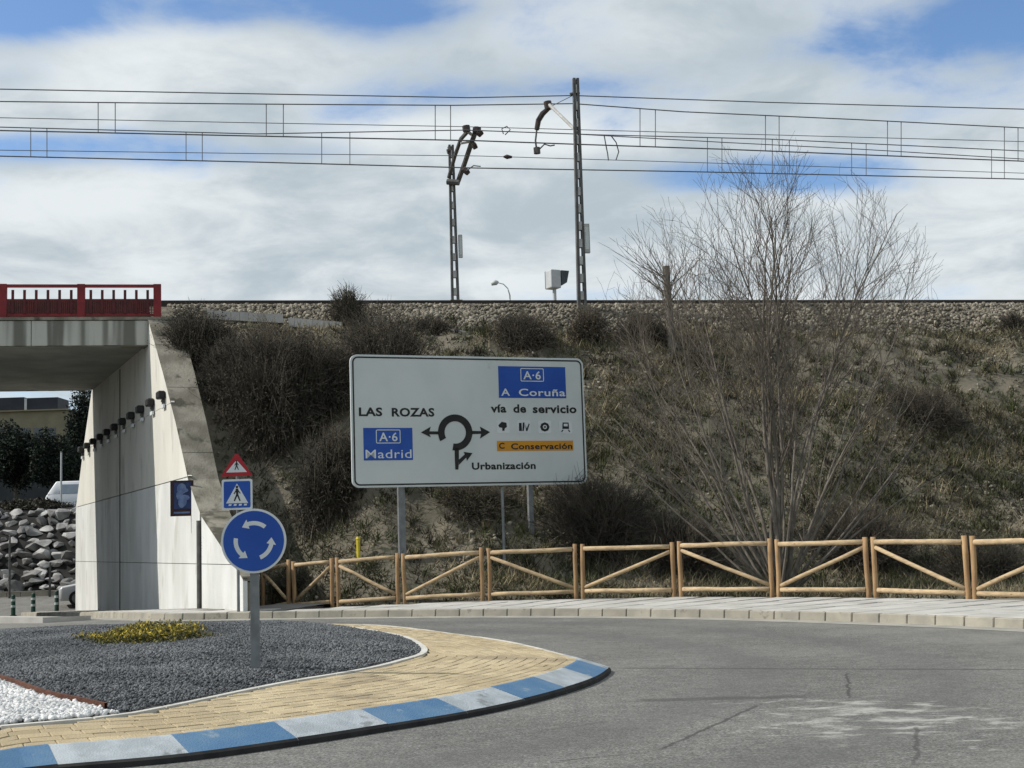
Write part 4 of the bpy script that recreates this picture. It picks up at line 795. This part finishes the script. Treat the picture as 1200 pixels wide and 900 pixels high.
# masts: two channels laced with plates
def mast(px_b, py_b, px_t, py_t, n, label, h_plates, wide):
    pb_ = trk(px_b, py_b, n); pt_ = trk(px_t, py_t, n); r = empty('catenary_mast', tuple(pb_), brz, label, 'mast', 'railway catenary masts'); H_ = float(pt_[2]-pb_[2]); 
    lean = float((pt_-pb_) @ e3); 
    sh = lambda b: [(x+lean*z/H_, y, z) for x, y, z in b.v]
    for sx_ in (-1, 1):
        b = MB(); w0, w1 = wide, wide*.55
        b.prism([(sx_*w0-.045, -.09, -.8), (sx_*w0+.045, -.09, -.8), (sx_*w0+.045, .09, -.8), (sx_*w0-.045, .09, -.8)], [(sx_*w1-.04, -.07, H_), (sx_*w1+.04, -.07, H_), (sx_*w1+.04, .07, H_), (sx_*w1-.04, .07, H_)]); b.v = sh(b); b.build('channel', 'mast', r)
    for k in range(h_plates):
        z = .35+(H_-.7)*k/(h_plates-1); w_ = wide*(1-.45*z/H_); b = MB(); b.box((0, 0, z), (2*w_-.08, .17, .26)); b.v = sh(b); b.build('batten_plate', 'mast_light', r)
    b = MB(); b.box((0, 0, -.45), (wide*4, .7, .9)); b.build('footing', 'dark_concrete', r)
    return r, pb_, H_
def mtubes(r, name, m, paths, sides=8):
    b = MB(); Mi = Matrix.Translation(r.location) @ Matrix.Rotation(r.rotation_euler.z, 4, 'Z'); Mi.invert()
    for pts, rad in paths: b.tube([Mi @ Vector([float(c) for c in p]) for p in pts], rad, sides)
    return b.build(name, m, r)
r1, pb1, H1 = mast(682, 360, 674.5, 92, .75, 'tall lattice catenary mast with a single bent arm to its left', 13, .10)
q = lambda px, py, n: trk(px, py, n)
mtubes(r1, 'strut', 'mast_light', [([q(677, 155, .6), q(644, 123, -.75)], .055)]); mtubes(r1, 'stay_wire', 'wire', [([q(675, 110, .7), q(647, 124, -.7)], .012)])
mtubes(r1, 'insulator', 'insul', [([q(641.5, 119, -.85), q(643, 128, -.85)], .13), ([q(643, 127, -.85), q(636, 133, -.86), q(631, 141, -.88), q(629, 152, -.9)], [.07, .09, .09, .08])])
mtubes(r1, 'steady_arm', 'mast', [([q(629, 152, -.9), q(627.5, 165, -.9), q(629, 176, -.9)], .03), ([q(629, 173, -.9), q(629.5, 180, -.9)], .11), ([q(632, 175, -.9), q(638, 169, -.9), q(645, 171, -.9), q(650, 170, -.9)], .022)])
mtubes(r1, 'cross_bracket', 'mast', [([q(668, 110.5, .75), q(679, 108.5, .75)], .05), ([q(672, 151, .75), q(680, 150, .75)], .06)])
b = MB(); b.box((.22, -.06, float(q(683, 280, .75)[2]-pb1[2])), (.16, .12, .9)); b.build('number_plate', 'mast_light', r1); b = MB(); b.box((.22, -.125, float(q(683, 280, .75)[2]-pb1[2])), (.10, .008, .7)); b.build('plate_inset', 'signwhite', r1)
r2, pb2, H2 = mast(533.5, 353, 528.5, 170, -8.2, 'shorter catenary mast with two raised arms forming a Y', 9, .11)
mtubes(r2, 'arm_base', 'mast', [([q(524, 213, -8.1), q(538, 214, -7.9)], .11)]); mtubes(r2, 'mast_cap', 'mast', [([q(527, 172, -8.2), q(528, 180, -8.2)], .09)])
mtubes(r2, 'arm', 'mast', [([q(526, 208, -8.2), q(533, 183, -7.4), q(540, 163, -6.4), q(548, 154, -5.8)], .075)]); mtubes(r2, 'arm', 'mast', [([q(537, 212, -8.1), q(545, 190, -7.2), q(553, 166, -6.2), q(556, 158, -5.8)], .095)])
mtubes(r2, 'arm_brace', 'mast_light', [([q(548, 154, -5.8), q(553, 158, -5.8)], .06), ([q(540, 168, -6.2), q(551, 166, -6.2)], .045)])
mtubes(r2, 'insulator', 'insul', [([q(546, 147.5, -5.6), q(547, 154, -5.6)], .14), ([q(559, 149.5, -5.6), q(558.5, 156, -5.6)], .15), ([q(564, 154, -5.5), q(560, 158, -5.5)], .12), ([q(554, 172, -6), q(558, 170, -6)], .12), ([q(544.5, 202, -6.4), q(547.5, 199, -6.4)], .15), ([q(524, 178, -8.2), q(528, 177, -8.2)], .1)])
mtubes(r2, 'registration_arm', 'wire', [([q(547, 200, -6.2), q(555, 194, -5.6), q(563, 195, -5.4)], .022)])
b = MB(); b.box((.24, -.06, float(q(538, 289, -8.2)[2]-pb2[2])), (.14, .12, .85)); b.build('number_plate', 'mast_light', r2); b = MB(); b.box((.24, -.125, float(q(538, 289, -8.2)[2]-pb2[2])), (.09, .008, .66)); b.build('plate_inset', 'signwhite', r2)
# jumper loops between wires
for nm, pts, n, lb_ in (('jumper_wire', [(708, 159), (710, 170), (712, 180), (713, 188)], -.9, 'left jumper wire looping between wires just right of the tall mast'), ('jumper_wire', [(716, 159), (722, 167), (725, 178), (722, 187)], -.9, 'right jumper wire looping between wires just right of the tall mast'), ('jumper_wire', [(590, 157), (588, 151), (594, 148), (598, 152), (592, 158)], -5.4, 'small coiled jumper wire between the two masts')):
    b = wire_mesh([trk(*p_, n) for p_ in pts], .02); tag(b.build(nm, 'wire'), lb_, 'wire')
b = MB(); b.tube([trk(590, 183.7, -6.4), trk(594, 183.8, -6.4), trk(600, 184, -6.4)], [.03, .09, .04], 8); tag(b.build('line_insulator', 'insul'), 'dark insulator lump on the wire between the two masts', 'insulator')
# trackside signal box and the lamp beyond the line
p = trk(650, 349, -7.5); r = empty('signal_cabinet', tuple(p), .5, 'grey trackside signal head on a short post beside the tall mast', 'signal'); kk = p[1]/F_PX
b = MB(); b.tube([(0, 0, -.6), (0, 0, .4)], .07, 8); b.build('post', 'cabinet', r)
b = MB(); b.box((-.05, 0, .34+.33), (.42, .5, .68)); me = bevel_mesh(b.mesh('housing'), .04, 2); link('housing', me, 'cabinet', r)
b = MB(); b.prism([(.17, -.26, .42), (.17, .26, .42), (.17, .26, .99), (.17, -.26, .99)], [(.42, -.22, .56), (.42, .22, .56), (.50, .26, .99), (.50, -.26, .99)]); b.build('hood', 'cabinet_dark', r)
p = trk(597, 349, -16); r = empty('street_lamp', tuple(p-np.array([0, 0, 6.0])), 0, 'curved street lamp rising beyond the railway line between the masts', 'street lamp')
zl = lambda px, py: (float(trk(px, py, -16)[0]-p[0]), float(trk(px, py, -16)[1]-p[1]), float(trk(px, py, -16)[2]-p[2]+6))
b = MB(); b.tube([(0, 0, 0), zl(597.5, 346), zl(595, 338), zl(590, 333), zl(584, 331.5)], [.06, .035, .025, .025, .02], 6); b.build('pole', 'cabinet', r)
c_ = zl(580, 331.5); b = MB(); b.tube([(c_[0]+.16, c_[1], c_[2]+.03), (c_[0]+.05, c_[1], c_[2]+.02), (c_[0]-.16, c_[1], c_[2]-.04)], [.04, .12, .08], 8); b.build('lamp_head', 'cabinet', r, True)

# ------------------------------------------------------------------ vegetation on the bank
def bare_tree(base, label, name='bare_tree'):
    r = empty(name, base, 0, label, 'tree'); A, B, RA, RB = [], [], [], []
    def outside(p): k = 1+.07*math.sin(5*math.atan2(p.y, p.x)+p.z*1.7); return abs(p.x/(3.3*k))**2.5+abs(p.y/3.0)**2.5+abs((p.z-4.4)/(4.55*k))**2.5 > 1
    def grow(p, d, L_, rad, lvl):
        step = (.42, .3, .2, .13)[lvl]; n_ = max(int(L_/step), 2); pts = [p.copy()]; rads = [rad]; q = p.copy(); d = d.normalized(); ph = random.uniform(0, 6.28); kids = []
        for i in range(n_):
            jit = (.055, .085, .11, .14)[lvl]; up = (.014, .05, .065, .045)[lvl]
            d = (d+Vector((random.gauss(0, jit), random.gauss(0, jit), random.gauss(0, jit*.7)+up))).normalized(); q = q+d*step; f = (i+1)/n_
            pts.append(q.copy()); rads.append(rad*(1-.82*f**.8)+.0015)
            if outside(q) and q.z > 1.5: break
            if lvl < 3 and f > (.16, .12, .15)[lvl]:
                pr_ = (.95, .88, .66)[lvl]*(.35 if q.z < 2.2 else .6 if q.z < 4 else 1.0)
                if random.random() < pr_:
                    ph += 2.4+random.gauss(0, .5); a_ = d.orthogonal().normalized(); ax = a_*math.cos(ph)+d.cross(a_)*math.sin(ph); an = random.uniform(.34, .66) if lvl < 2 else random.uniform(.35, .7)
                    kids.append((q.copy(), d*math.cos(an)+ax*math.sin(an), L_*(1-.6*f)*random.uniform(.38, .64)+.15, rads[-1]*random.uniform(.45, .68)))
        n_ = len(pts)-1; rads = [rad*(1-.86*(i/n_)**.85)+.0015 for i in range(n_+1)]
        if lvl == 0: b = MB(); b.tube(pts, rads, 6); b.build('limb', 'bark', r, True)
        else:
            for i in range(len(pts)-1): A.append(pts[i][:]); B.append(pts[i+1][:]); RA.append(max(rads[i], .0032)); RB.append(max(rads[i+1], .0026))
        for k in kids: grow(*k, lvl+1)
    for k in range(30):
        u_ = (k+.5)/30; tilt = .03+.92*u_**1.0; ang = k*2.39996+random.gauss(0, .2)
        if abs(math.cos(ang)) < .45 and tilt > .5: ang = random.choice((0, math.pi))+random.gauss(0, .3)
        d = Vector((math.sin(tilt)*math.cos(ang), math.sin(tilt)*math.sin(ang)*.8, math.cos(tilt))); grow(Vector((random.uniform(-.13, .13), random.uniform(-.1, .1), -.1)), d, 8.9*(1-.40*tilt)*random.uniform(.88, 1.03), random.uniform(.028, .042)*(1.45 if tilt < .3 else 1), 0)
    V, Fc = segs(A, B, RA, RB, 3); link('twigs', np_mesh('twigs', V, Fc), 'twig', r)['kind'] = 'stuff'; print('twigs', len(A)); return r
TB = aty(914, 690, 27.3); tz = float(bank_z(TB[0], TB[1])); bare_tree((TB[0], TB[1], tz), 'large leafless many-stemmed tree behind the wooden fence')
# stump trunk left of it
p = hit(788, 412, bank_z, 20, 45); gb = float(bank_z(p[0], p[1])); r = empty('dead_tree', (p[0], p[1], gb), 0, 'broken dead trunk with bare shoots on the bank left of the big tree', 'tree'); ztop = float(aty(783, 312, p[1])[2]-gb)
b = MB(); b.tube([(0, 0, -.3), (-.03, 0, ztop*.4), (-.06, 0, ztop*.8), (-.07, 0, ztop)], [.14, .11, .1, .11], 9); b.build('trunk', 'bark', r)
A, B, RA, RB = [], [], [], []
for k in range(46):
    z = random.uniform(.1, ztop*.9); p_ = Vector((0, 0, z)); d = Vector((random.gauss(-.25, .7), random.gauss(0, .5), random.uniform(.35, 1.1))).normalized(); L_ = random.uniform(.8, 2.3)
    for i in range(5):
        d = (d+Vector((random.gauss(0, .1), random.gauss(0, .1), .05))).normalized(); q_ = p_+d*L_/5; A.append(p_[:]); B.append(q_[:]); RA.append(.018*(1-i/6)); RB.append(.018*(1-(i+1)/6)); p_ = q_
        if random.random() < .7: d2 = (d+Vector((random.gauss(0, .5), random.gauss(0, .5), .2))).normalized(); A.append(p_[:]); B.append((p_+d2*random.uniform(.2, .6))[:]); RA.append(.007); RB.append(.003)
V, Fc = segs(A, B, RA, RB); link('shoots', np_mesh('shoots', V, Fc), 'twig', r)['kind'] = 'stuff'
def shrub(px, py, Y, wpx, hpx, m, label, nt=420, nl=2200, lsz=.06, spread=.75, group='brown shrubs on the embankment', name='shrub'):
    """twiggy bush seen at px,py (foot) with the given width and height in photo pixels"""
    p = hit(px, py-4, bank_z, 20, 45) if name == 'shrub' and Y > 32.9 else aty(px, py, Y); Y = p[1]; z = float(bank_z(p[0], p[1])); k = Y/F_PX; Wd, Hh = wpx*k/2, hpx*k; z = min(z, p[2]+.3)
    r = empty(name, (p[0], p[1], z-.05), 0, label, 'shrub', group)
    u = rng.normal(size=(nt, 3)); u[:, 2] = np.abs(u[:, 2])+.35; u /= np.linalg.norm(u, axis=1)[:, None]; ln = (.55+.55*rng.random(nt))*(1+.35*vnoise(u[:, 0]*3, u[:, 1]*3, 1, 61)); tip = u*np.array([Wd*1.05, Wd*.75, Hh])*ln[:, None]
    b0 = rng.normal(size=(nt, 3))*np.array([Wd*.25, Wd*.2, 0]); mid = b0+(tip-b0)*.5+rng.normal(size=(nt, 3))*Wd*.05
    A = [b0, mid]; B = [mid, tip]; RA = [np.full(nt, .014), np.full(nt, .009)]; RB = [np.full(nt, .009), np.full(nt, .003)]
    for _ in range(5):
        f = .35+.65*rng.random(nt); s_ = mid+(tip-mid)*f[:, None]; e2 = s_+(rng.normal(size=(nt, 3))*.6+u)*(.08+.22*rng.random((nt, 1)))*min(Wd, Hh)*.7; A.append(s_); B.append(e2); RA.append(np.full(nt, .006)); RB.append(np.full(nt, .0025))
    O_ = np.array(r.location)
    def drape(V):
        V = np.array(V); dzb = np.clip(bank_z(V[:, 0]+O_[0], V[:, 1]+O_[1]), O_[2]-1.6, O_[2]+1.2)-O_[2]; V[:, 2] += dzb*np.clip(1-.75*V[:, 2]/Hh, .1, 1); return V
    V, Fc = segs(np.concatenate(A), np.concatenate(B), np.concatenate(RA), np.concatenate(RB)); link('stems', np_mesh('stems', drape(V), Fc), 'bush_twig', r)['kind'] = 'stuff'
    if nl:
        i = rng.integers(0, nt, nl); f = rng.random(nl)**.6; P_ = mid[i]+(tip[i]-mid[i])*f[:, None]+rng.normal(size=(nl, 3))*.08*min(Wd, Hh); P_ = P_[P_[:, 2] > .0]; V, Fc = leaves(P_, lsz*(.6+.8*rng.random(len(P_))), .3, .4); link('foliage', np_mesh('foliage', drape(V), Fc), m, r)['kind'] = 'stuff'
    return r
shrub(232, 430, 36.2, 92, 64, 'bush_dark', 'dark shrub against the top of the sloping wing wall', 700, 9000)
shrub(318, 505, 34.3, 142, 118, 'bush_brown', 'largest brown shrub, halfway up the bank left of the big sign', 1300, 20000)
shrub(362, 490, 34.0, 110, 96, 'bush_dark', 'dark shrub overlapping the right side of the largest brown shrub', 800, 11000)
shrub(388, 578, 32.2, 100, 100, 'bush_dark', 'dark shrub low on the bank at the left edge of the big sign', 800, 10000)
shrub(270, 470, 35.4, 80, 70, 'bush_dark', 'dark shrub between the wing wall and the largest brown shrub', 600, 7000)
shrub(450, 470, 35.0, 130, 104, 'bush_brown', 'brown shrub behind the upper left corner of the big sign', 800, 8000)
shrub(408, 384, 38.6, 52, 46, 'bush_green', 'round shrub breaking the skyline on the ballast shoulder', 500, 900, .05)
shrub(505, 391, 37.8, 62, 18, 'bush_dark', 'low flat shrub on the ballast shoulder above the big sign', 200, 900, .05)
shrub(615, 405, 37.9, 92, 36, 'bush_brown', 'low brown shrub on the drainage ledge left of the tall mast', 420, 1700, .05)
shrub(690, 403, 37.7, 56, 40, 'bush_straw', 'straw coloured tuft below the foot of the tall mast', 420, 1400, .05)
shrub(752, 400, 37.8, 66, 32, 'bush_brown', 'brown shrub beside the broken dead trunk', 320, 1000, .05)
shrub(1188, 389, 39.2, 38, 20, 'bush_dark', 'small dark shrub on the ballast shoulder far right', 200, 900, .05)
shrub(700, 640, 31.6, 150, 74, 'bush_brown', 'brown thicket at the lower right corner of the big sign', 800, 2600, .04)
shrub(800, 640, 31.0, 110, 60, 'bush_brown', 'brown thicket between the big sign and the leafless tree', 600, 1600, .045)
shrub(1010, 640, 31.0, 150, 76, 'bush_brown', 'brown thicket right of the leafless tree', 700, 1600, .045)
shrub(1085, 500, 34.5, 110, 44, 'bush_brown', 'brown shrub halfway up the bank right of the tree', 420, 1200, .045)
shrub(1150, 640, 29.0, 130, 60, 'bush_green', 'greenish thicket behind the right end of the fence', 520, 1500, .05)
shrub(335, 705, 30.9, 60, 30, 'bush_green', 'small green shrub at the left end of the fence', 240, 1200, .05)
shrub(258, 600, 30.6, 44, 50, 'bush_green', 'straggly shrub hanging over the low end of the wing wall', 300, 1500, .05)
shrub(560, 640, 31.9, 110, 50, 'bush_green', 'low green bramble under the big sign', 300, 1500, .05)
# concrete drainage ledge below the ballast
for a, c, lb_ in (((240, 364), (332, 369), 'short pale concrete drain edge below the ballast near the bridge'), ((338, 373), (400, 378), 'pale concrete drain edge left of the skyline shrub'), ((530, 386), (575, 394), 'sloping pale concrete drain edge above the big sign')):
    n0 = 2.05; A_ = trk(a[0], a[1], n0); B_ = trk(c[0], c[1], n0); b = MB(); n_ = 9
    for i in range(n_):
        p_, q_ = A_+(B_-A_)*i/n_, A_+(B_-A_)*(i+.96)/n_
        for P_ in (p_, q_): pass
        b.prism([(*(p_-m3*.25)[:2], p_[2]-.25), (*(q_-m3*.25)[:2], q_[2]-.25), (*(q_+m3*.12)[:2], q_[2]-.25), (*(p_+m3*.12)[:2], p_[2]-.25)], [(*(p_-m3*.25)[:2], p_[2]), (*(q_-m3*.25)[:2], q_[2]), (*(q_+m3*.12)[:2], q_[2]), (*(p_+m3*.12)[:2], p_[2])])
    tag(b.build('drain_edge', 'slab'), lb_, 'drain')

# ------------------------------------------------------------------ beyond the underpass
# bank of boulders
def rs_z(y): return np.interp(y, [60, 62.6, 66.5, 68, 90, 130], [-.6, -.45, 3.2, 3.55, 3.7, 5.5])
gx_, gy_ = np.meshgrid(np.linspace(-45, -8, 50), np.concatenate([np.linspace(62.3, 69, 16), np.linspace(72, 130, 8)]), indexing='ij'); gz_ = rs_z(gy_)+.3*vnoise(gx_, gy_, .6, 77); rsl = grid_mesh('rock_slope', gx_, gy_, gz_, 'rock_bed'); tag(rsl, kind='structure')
rmes = []
for k in range(14):
    bm = bmesh.new(); bmesh.ops.create_icosphere(bm, subdivisions=2, radius=1)
    for _ in range(16):
        d = Vector((random.gauss(0, 1), random.gauss(0, 1), random.gauss(0, 1))).normalized(); h = random.uniform(.34, .72)
        for v in bm.verts:
            e = v.co.dot(d)
            if e > h: v.co -= d*(e-h)
    bmesh.ops.dissolve_limit(bm, angle_limit=.12, verts=bm.verts, edges=bm.edges); me = bpy.data.meshes.new('stone'); bm.to_mesh(me); bm.free(); me.materials.append(MT['rock']); rmes.append(me)
for row in range(11):
    for col in range(27):
        y = 62.7+row*.42+random.uniform(-.15, .15); x = -30.1+col*.52+random.uniform(-.25, .25)+(row % 2)*.3; z = float(rs_z(y))+.05
        o = bpy.data.objects.new('stone', random.choice(rmes)); COL.objects.link(o); o.parent = rsl; sc_ = random.choice((.24, .34, .42, .58))*random.uniform(.85, 1.1); o.location = (x, y, z); o.scale = (sc_*1.25, sc_, sc_*.72); o.rotation_euler = (random.uniform(-.5, .5), random.uniform(-.4, .4), random.uniform(0, 6.28))
# kerb of the far road
for i in range(34):
    b = MB(); b.box((-30+i*.62, 61.7, -.42), (.6, .22, .26)); b.build('kerb_stone', 'kerb', rsl)
# splitter island kerb at the exit, bottom left
b = MB(); s0, s1 = gz(-160, 719.5, .12), gz(58, 721, .12)
spl = MB(); spl.prism([(s0[0], s0[1]-.4, -.05), (s1[0], s1[1]-.4, -.05), (s1[0]+.6, s1[1]+.8, -.15), (s1[0]-.3, s1[1]+1.8, -.15), (s0[0], s0[1]+1.8, -.15)], [(s0[0], s0[1]-.4, .10), (s1[0], s1[1]-.4, .10), (s1[0]+.6, s1[1]+.8, .05), (s1[0]-.3, s1[1]+1.8, .0), (s0[0], s0[1]+1.8, .0)])
tag(spl.build('splitter_island', 'slab'), kind='structure')
# bollards
bpts = [(15.5, 716.5), (39, 714.5), (66.5, 711.5)]
pos = ['leftmost of the three', 'middle one of the three', 'rightmost of the three, nearest the bridge wall']
for k, (px, py) in enumerate(bpts):
    p = aty(px, py, 53.0); z0 = float(road_z(p[0], p[1])); r = empty('bollard', (p[0], p[1], z0), 0, f'green banded flexible bollard, {pos[k]}', 'bollard', 'green bollards on the road under the bridge'); h = max(float(aty(px, py-19.5, 53.0)[2])-z0, .7)
    b = MB(); b.tube([(0, 0, 0), (0, 0, h*.96), (0, 0, h)], [.085, .075, .05], 10); b.build('shaft', 'bgreen', r)
    for f0, f1 in ((.42, .52), (.70, .80)): b = MB(); b.tube([(0, 0, h*f0), (0, 0, h*f1)], [.088, .086], 10); b.build('reflective_band', 'bpale', r)
    b = MB(); b.tube([(0, 0, 0), (0, 0, .05)], [.14, .12], 10); b.build('base', 'tyre', r)
# thin poles
for px, pyb, pyt, Y, lb_ in ((11, 695, 628, 61.2, 'dark slim post in front of the boulders at the left edge'), (58.5, 692, 660, 61.3, 'short slim post before the boulders near the bridge wall'), (71.5, 592, 530, 69.5, 'pale slim pole standing on top of the boulder bank')):
    p = aty(px, pyb, Y); r = empty('slim_post', tuple(p), 0, lb_, 'post'); h = float(aty(px, pyt, Y)[2]-p[2]); b = MB(); b.tube([(0, 0, -.5), (0, 0, h)], [.06, .045], 8); b.build('shaft', 'cabinet' if Y > 65 else 'mast', r); b = MB(); b.tube([(0, 0, h), (0, 0, h+.05)], [.06, .03], 8); b.build('cap', 'mast', r)
# vehicles
def wheel(parent, x, y, r_, w_):
    b = MB(); k = 18; b.prism([(x+r_*math.cos(2*math.pi*i/k), y-w_/2, r_+r_*math.sin(2*math.pi*i/k)) for i in range(k)], [(x+r_*math.cos(2*math.pi*i/k), y+w_/2, r_+r_*math.sin(2*math.pi*i/k)) for i in range(k)]); o = b.build('wheel', 'tyre', parent)
    s_ = -1 if y < 0 else 1; b = MB(); b.prism([(x+.62*r_*math.cos(2*math.pi*i/k), y+s_*(w_/2), r_+.62*r_*math.sin(2*math.pi*i/k)) for i in range(k)], [(x+.55*r_*math.cos(2*math.pi*i/k), y+s_*(w_/2+.015), r_+.55*r_*math.sin(2*math.pi*i/k)) for i in range(k)]); b.build('rim', 'steel', o)
def loft(secs, bev=.03):
    """secs: list of (x, ybottom_half, ytop_half, z0, z1): closed box loft"""
    b = MB(); V = []
    for x, yb_, yt, z0, z1 in secs: V += [(x, -yb_, z0), (x, yb_, z0), (x, yt, z1), (x, -yt, z1)]
    n_ = len(secs); Fs = [(0, 1, 2, 3), tuple((n_-1)*4+k for k in (3, 2, 1, 0))]+[(4*i+k, 4*i+4+k, 4*i+4+(k+1) % 4, 4*i+(k+1) % 4) for i in range(n_-1) for k in range(4)]; b.poly(V, Fs); return bevel_mesh(b.mesh('body'), bev, 2)
cp = aty(70.8, 699, 58); cz_ = float(road_z(cp[0], cp[1]))
car = empty('parked_car', (cp[0]+2.1, cp[1], cz_), math.radians(18), 'silver car half hidden behind the bridge wall at the foot of the boulders', 'car')
link('body', loft([(-2.1, .7, .66, .3, .62), (-1.95, .82, .8, .22, .78), (-.95, .86, .84, .2, .95), (1.9, .86, .84, .2, .98), (2.1, .78, .76, .3, .9)], .05), 'carpaint', car, True)
link('cabin', loft([(-1.15, .78, .7, .9, .98), (-.35, .80, .62, .92, 1.44), (1.2, .80, .62, .92, 1.46), (2.0, .78, .68, .93, 1.0)], .05), 'glass', car, True)
b = MB(); b.box((.45, 0, 1.455), (1.4, 1.12, .05)); b.build('roof', 'carpaint', car)
for y in (-.52, .52): b = MB(); b.box((-2.03, y, .62), (.14, .34, .14)); b.build('headlight', 'bpale', car)
b = MB(); b.box((-2.11, 0, .42), (.06, 1.3, .16)); b.build('bumper', 'vanpaint', car)
for x in (-1.35, 1.3):
    for y in (-.78, .78): wheel(car, x, y, .31, .2)
vp = aty(57.5, 580, 78); vz = float(rs_z(78))
vztop = float(aty(60, 565, 78)[2]); van = empty('white_van', (vp[0]+2.4, 78, vztop-1.95), math.radians(4), 'white van passing above the boulders, half hidden by the bridge wall', 'van')
link('body', loft([(-2.35, .8, .78, .35, 1.05), (-2.25, .92, .9, .3, 1.2), (-1.9, .95, .92, .25, 1.25), (2.4, .95, .92, .25, 1.2)], .05), 'vanpaint', van, True); link('cabin', loft([(-2.2, .93, .9, 1.15, 1.25), (-1.75, .93, .8, 1.15, 1.93), (2.38, .93, .8, 1.15, 1.95)], .05), 'vanpaint', van, True)
b = MB(); b.prism([(-1.55, -.935, 1.25), (.3, -.935, 1.25), (.3, -.845, 1.75), (-1.42, -.845, 1.75)], [(-1.55, -.955, 1.25), (.3, -.955, 1.25), (.3, -.865, 1.75), (-1.42, -.865, 1.75)]); b.build('side_window', 'vglass', van); b = MB(); b.prism([(.4, -.935, 1.25), (1.9, -.935, 1.25), (1.9, -.845, 1.75), (.4, -.845, 1.75)], [(.4, -.955, 1.25), (1.9, -.955, 1.25), (1.9, -.865, 1.75), (.4, -.865, 1.75)]); b.build('side_window', 'vglass', van)
b = MB(); b.prism([(-2.19, -.78, 1.25), (-2.19, .78, 1.25), (-1.80, .7, 1.86), (-1.80, -.7, 1.86)], [(-2.23, -.78, 1.26), (-2.23, .78, 1.26), (-1.84, .7, 1.87), (-1.84, -.7, 1.87)]); b.build('windscreen', 'glass', van)
for x in (-1.5, 1.4):
    for y in (-.86, .86): wheel(van, x, y, .33, .2)
# low hedge strip over the boulders, dark wall and trees, building
def crown(px, py, Y, wpx, hpx, m, label, n=5200, lsz=.5, trunk=True, name='evergreen_tree', cat='tree', group=None, cone=0):
    k = Y/F_PX; p = aty(px, py, Y); Wd, Hh = wpx*k/2, hpx*k; z0 = float(rs_z(Y)); r = empty(name, (p[0], Y, z0), 0, label, cat, group); zc_ = p[2]-z0; cents = []
    for _ in range(26):
        u = Vector((random.gauss(0, 1), random.gauss(0, 1), random.gauss(0, 1))).normalized()*random.uniform(.3, .85); cents.append((u.x*Wd, u.y*Wd, zc_+Hh*(.5+.5*u.z)))
    cents = np.array(cents); 
    if cone:
        fz = np.clip((cents[:, 2]-zc_)/Hh, 0, 1); cents[:, :2] *= (1.15-fz)[:, None]
    i = rng.integers(0, len(cents), n); u = rng.normal(size=(n, 3)); u /= np.linalg.norm(u, axis=1)[:, None]; P_ = cents[i]+u*(rng.random((n, 1))**.4)*np.array([Wd, Wd, Hh*.6])*.42; P_ = P_[P_[:, 2] > 0]
    V, Fc = leaves(P_, lsz*(.5+rng.random(len(P_))), .2, .5); link('crown', np_mesh('crown', V, Fc), m, r)['kind'] = 'stuff'
    if trunk:
        b = MB(); b.tube([(0, 0, -.3), (.05, 0, zc_*.6+.5), (0, 0, zc_+Hh*.55)], [.2, .15, .05], 8); b.build('trunk', 'bark', r)
        b = MB()
        for c in cents[:9]: b.tube([(0, 0, zc_*.6+.5), tuple(c)], [.08, .02], 5)
        b.build('limbs', 'bark', r)
    return r
crown(18, 570, 84, 76, 78, 'pine', 'rounded dark evergreen tree above the boulders at the left edge', 13300, .19); crown(66, 575, 82, 64, 66, 'pine', 'dark evergreen tree between the van and the dark building', 12350, .19); crown(96, 585, 88, 70, 145, 'pine', 'tall dark conifer beside the bridge wall', 17100, .19, cone=1); crown(-30, 575, 86, 70, 80, 'pine', 'dark evergreen tree beyond the left edge', 8550, .19)
crown(-100, 575, 83, 80, 85, 'pine', 'second dark evergreen tree beyond the left edge', 5000, .26); crown(-185, 575, 86, 90, 95, 'pine', 'third dark evergreen tree beyond the left edge', 5000, .26); crown(40, 604, 69.3, 110, 20, 'bush_dark', 'low dark hedge along the top of the boulder bank', 4500, .16, False, 'hedge', 'hedge')
b = MB(); p0, p1 = aty(-60, 590, 92), aty(120, 590, 92); gw = empty('boundary_wall', (p0[0], 92, float(rs_z(92))), 0, 'long grey boundary wall under the dark trees', 'wall'); hz = float(aty(30, 556, 92)[2]-rs_z(92)); b.box(((p1[0]-p0[0])/2, 0, hz/2-.3), (p1[0]-p0[0], .3, hz+.6)); b.build('wall', 'greywall', gw); b = MB(); b.box(((p1[0]-p0[0])/2, 0, hz+.05), (p1[0]-p0[0], .4, .1)); b.build('coping', 'greywall', gw)
YB = 120; bo = aty(25, 600, YB); bld = empty('building', (bo[0], YB, 4.5), 0, 'low olive building with dark rooftop panels beyond the trees', 'building'); rb_ = lambda px, py: (float(aty(px, py, YB)[0]-bo[0]), float(aty(px, py, YB)[2]-4.5))
xa, zt1 = rb_(-60, 485); xb, _ = rb_(78, 485); b = MB(); b.box(((xa+xb)/2, 4, zt1/2-.5), (xb-xa, 8, zt1+1)); b.build('wall', 'render', bld)
b = MB(); b.box(((xa+xb)/2, 3.9, zt1+.06), (xb-xa+.3, 8.3, .12)); b.build('roof', 'render', bld)
for x0, x1 in ((-58, 25.5), (29.5, 65.5)):
    (q0, z0), (q1, z1) = rb_(x0, 484.5), rb_(x1, 466); b = MB(); b.box(((q0+q1)/2, 2, (z0+z1)/2+.1), (q1-q0, 3, z1-z0)); b.build('rooftop_unit', 'darkpanel', bld)
q0, z0 = rb_(27.5, 484); q1, z1 = rb_(27.5, 467); b = MB(); b.box((q0, .6, (z0+z1)/2), (.22, .22, z1-z0+.1)); b.build('roof_post', 'cabinet', bld)
for k in range(8): q0, z0 = rb_(-45+15*k, 508); b = MB(); b.box((q0, -.01, z0), (.8, .04, 1.0)); w_ = b.build('window', 'glass', bld)
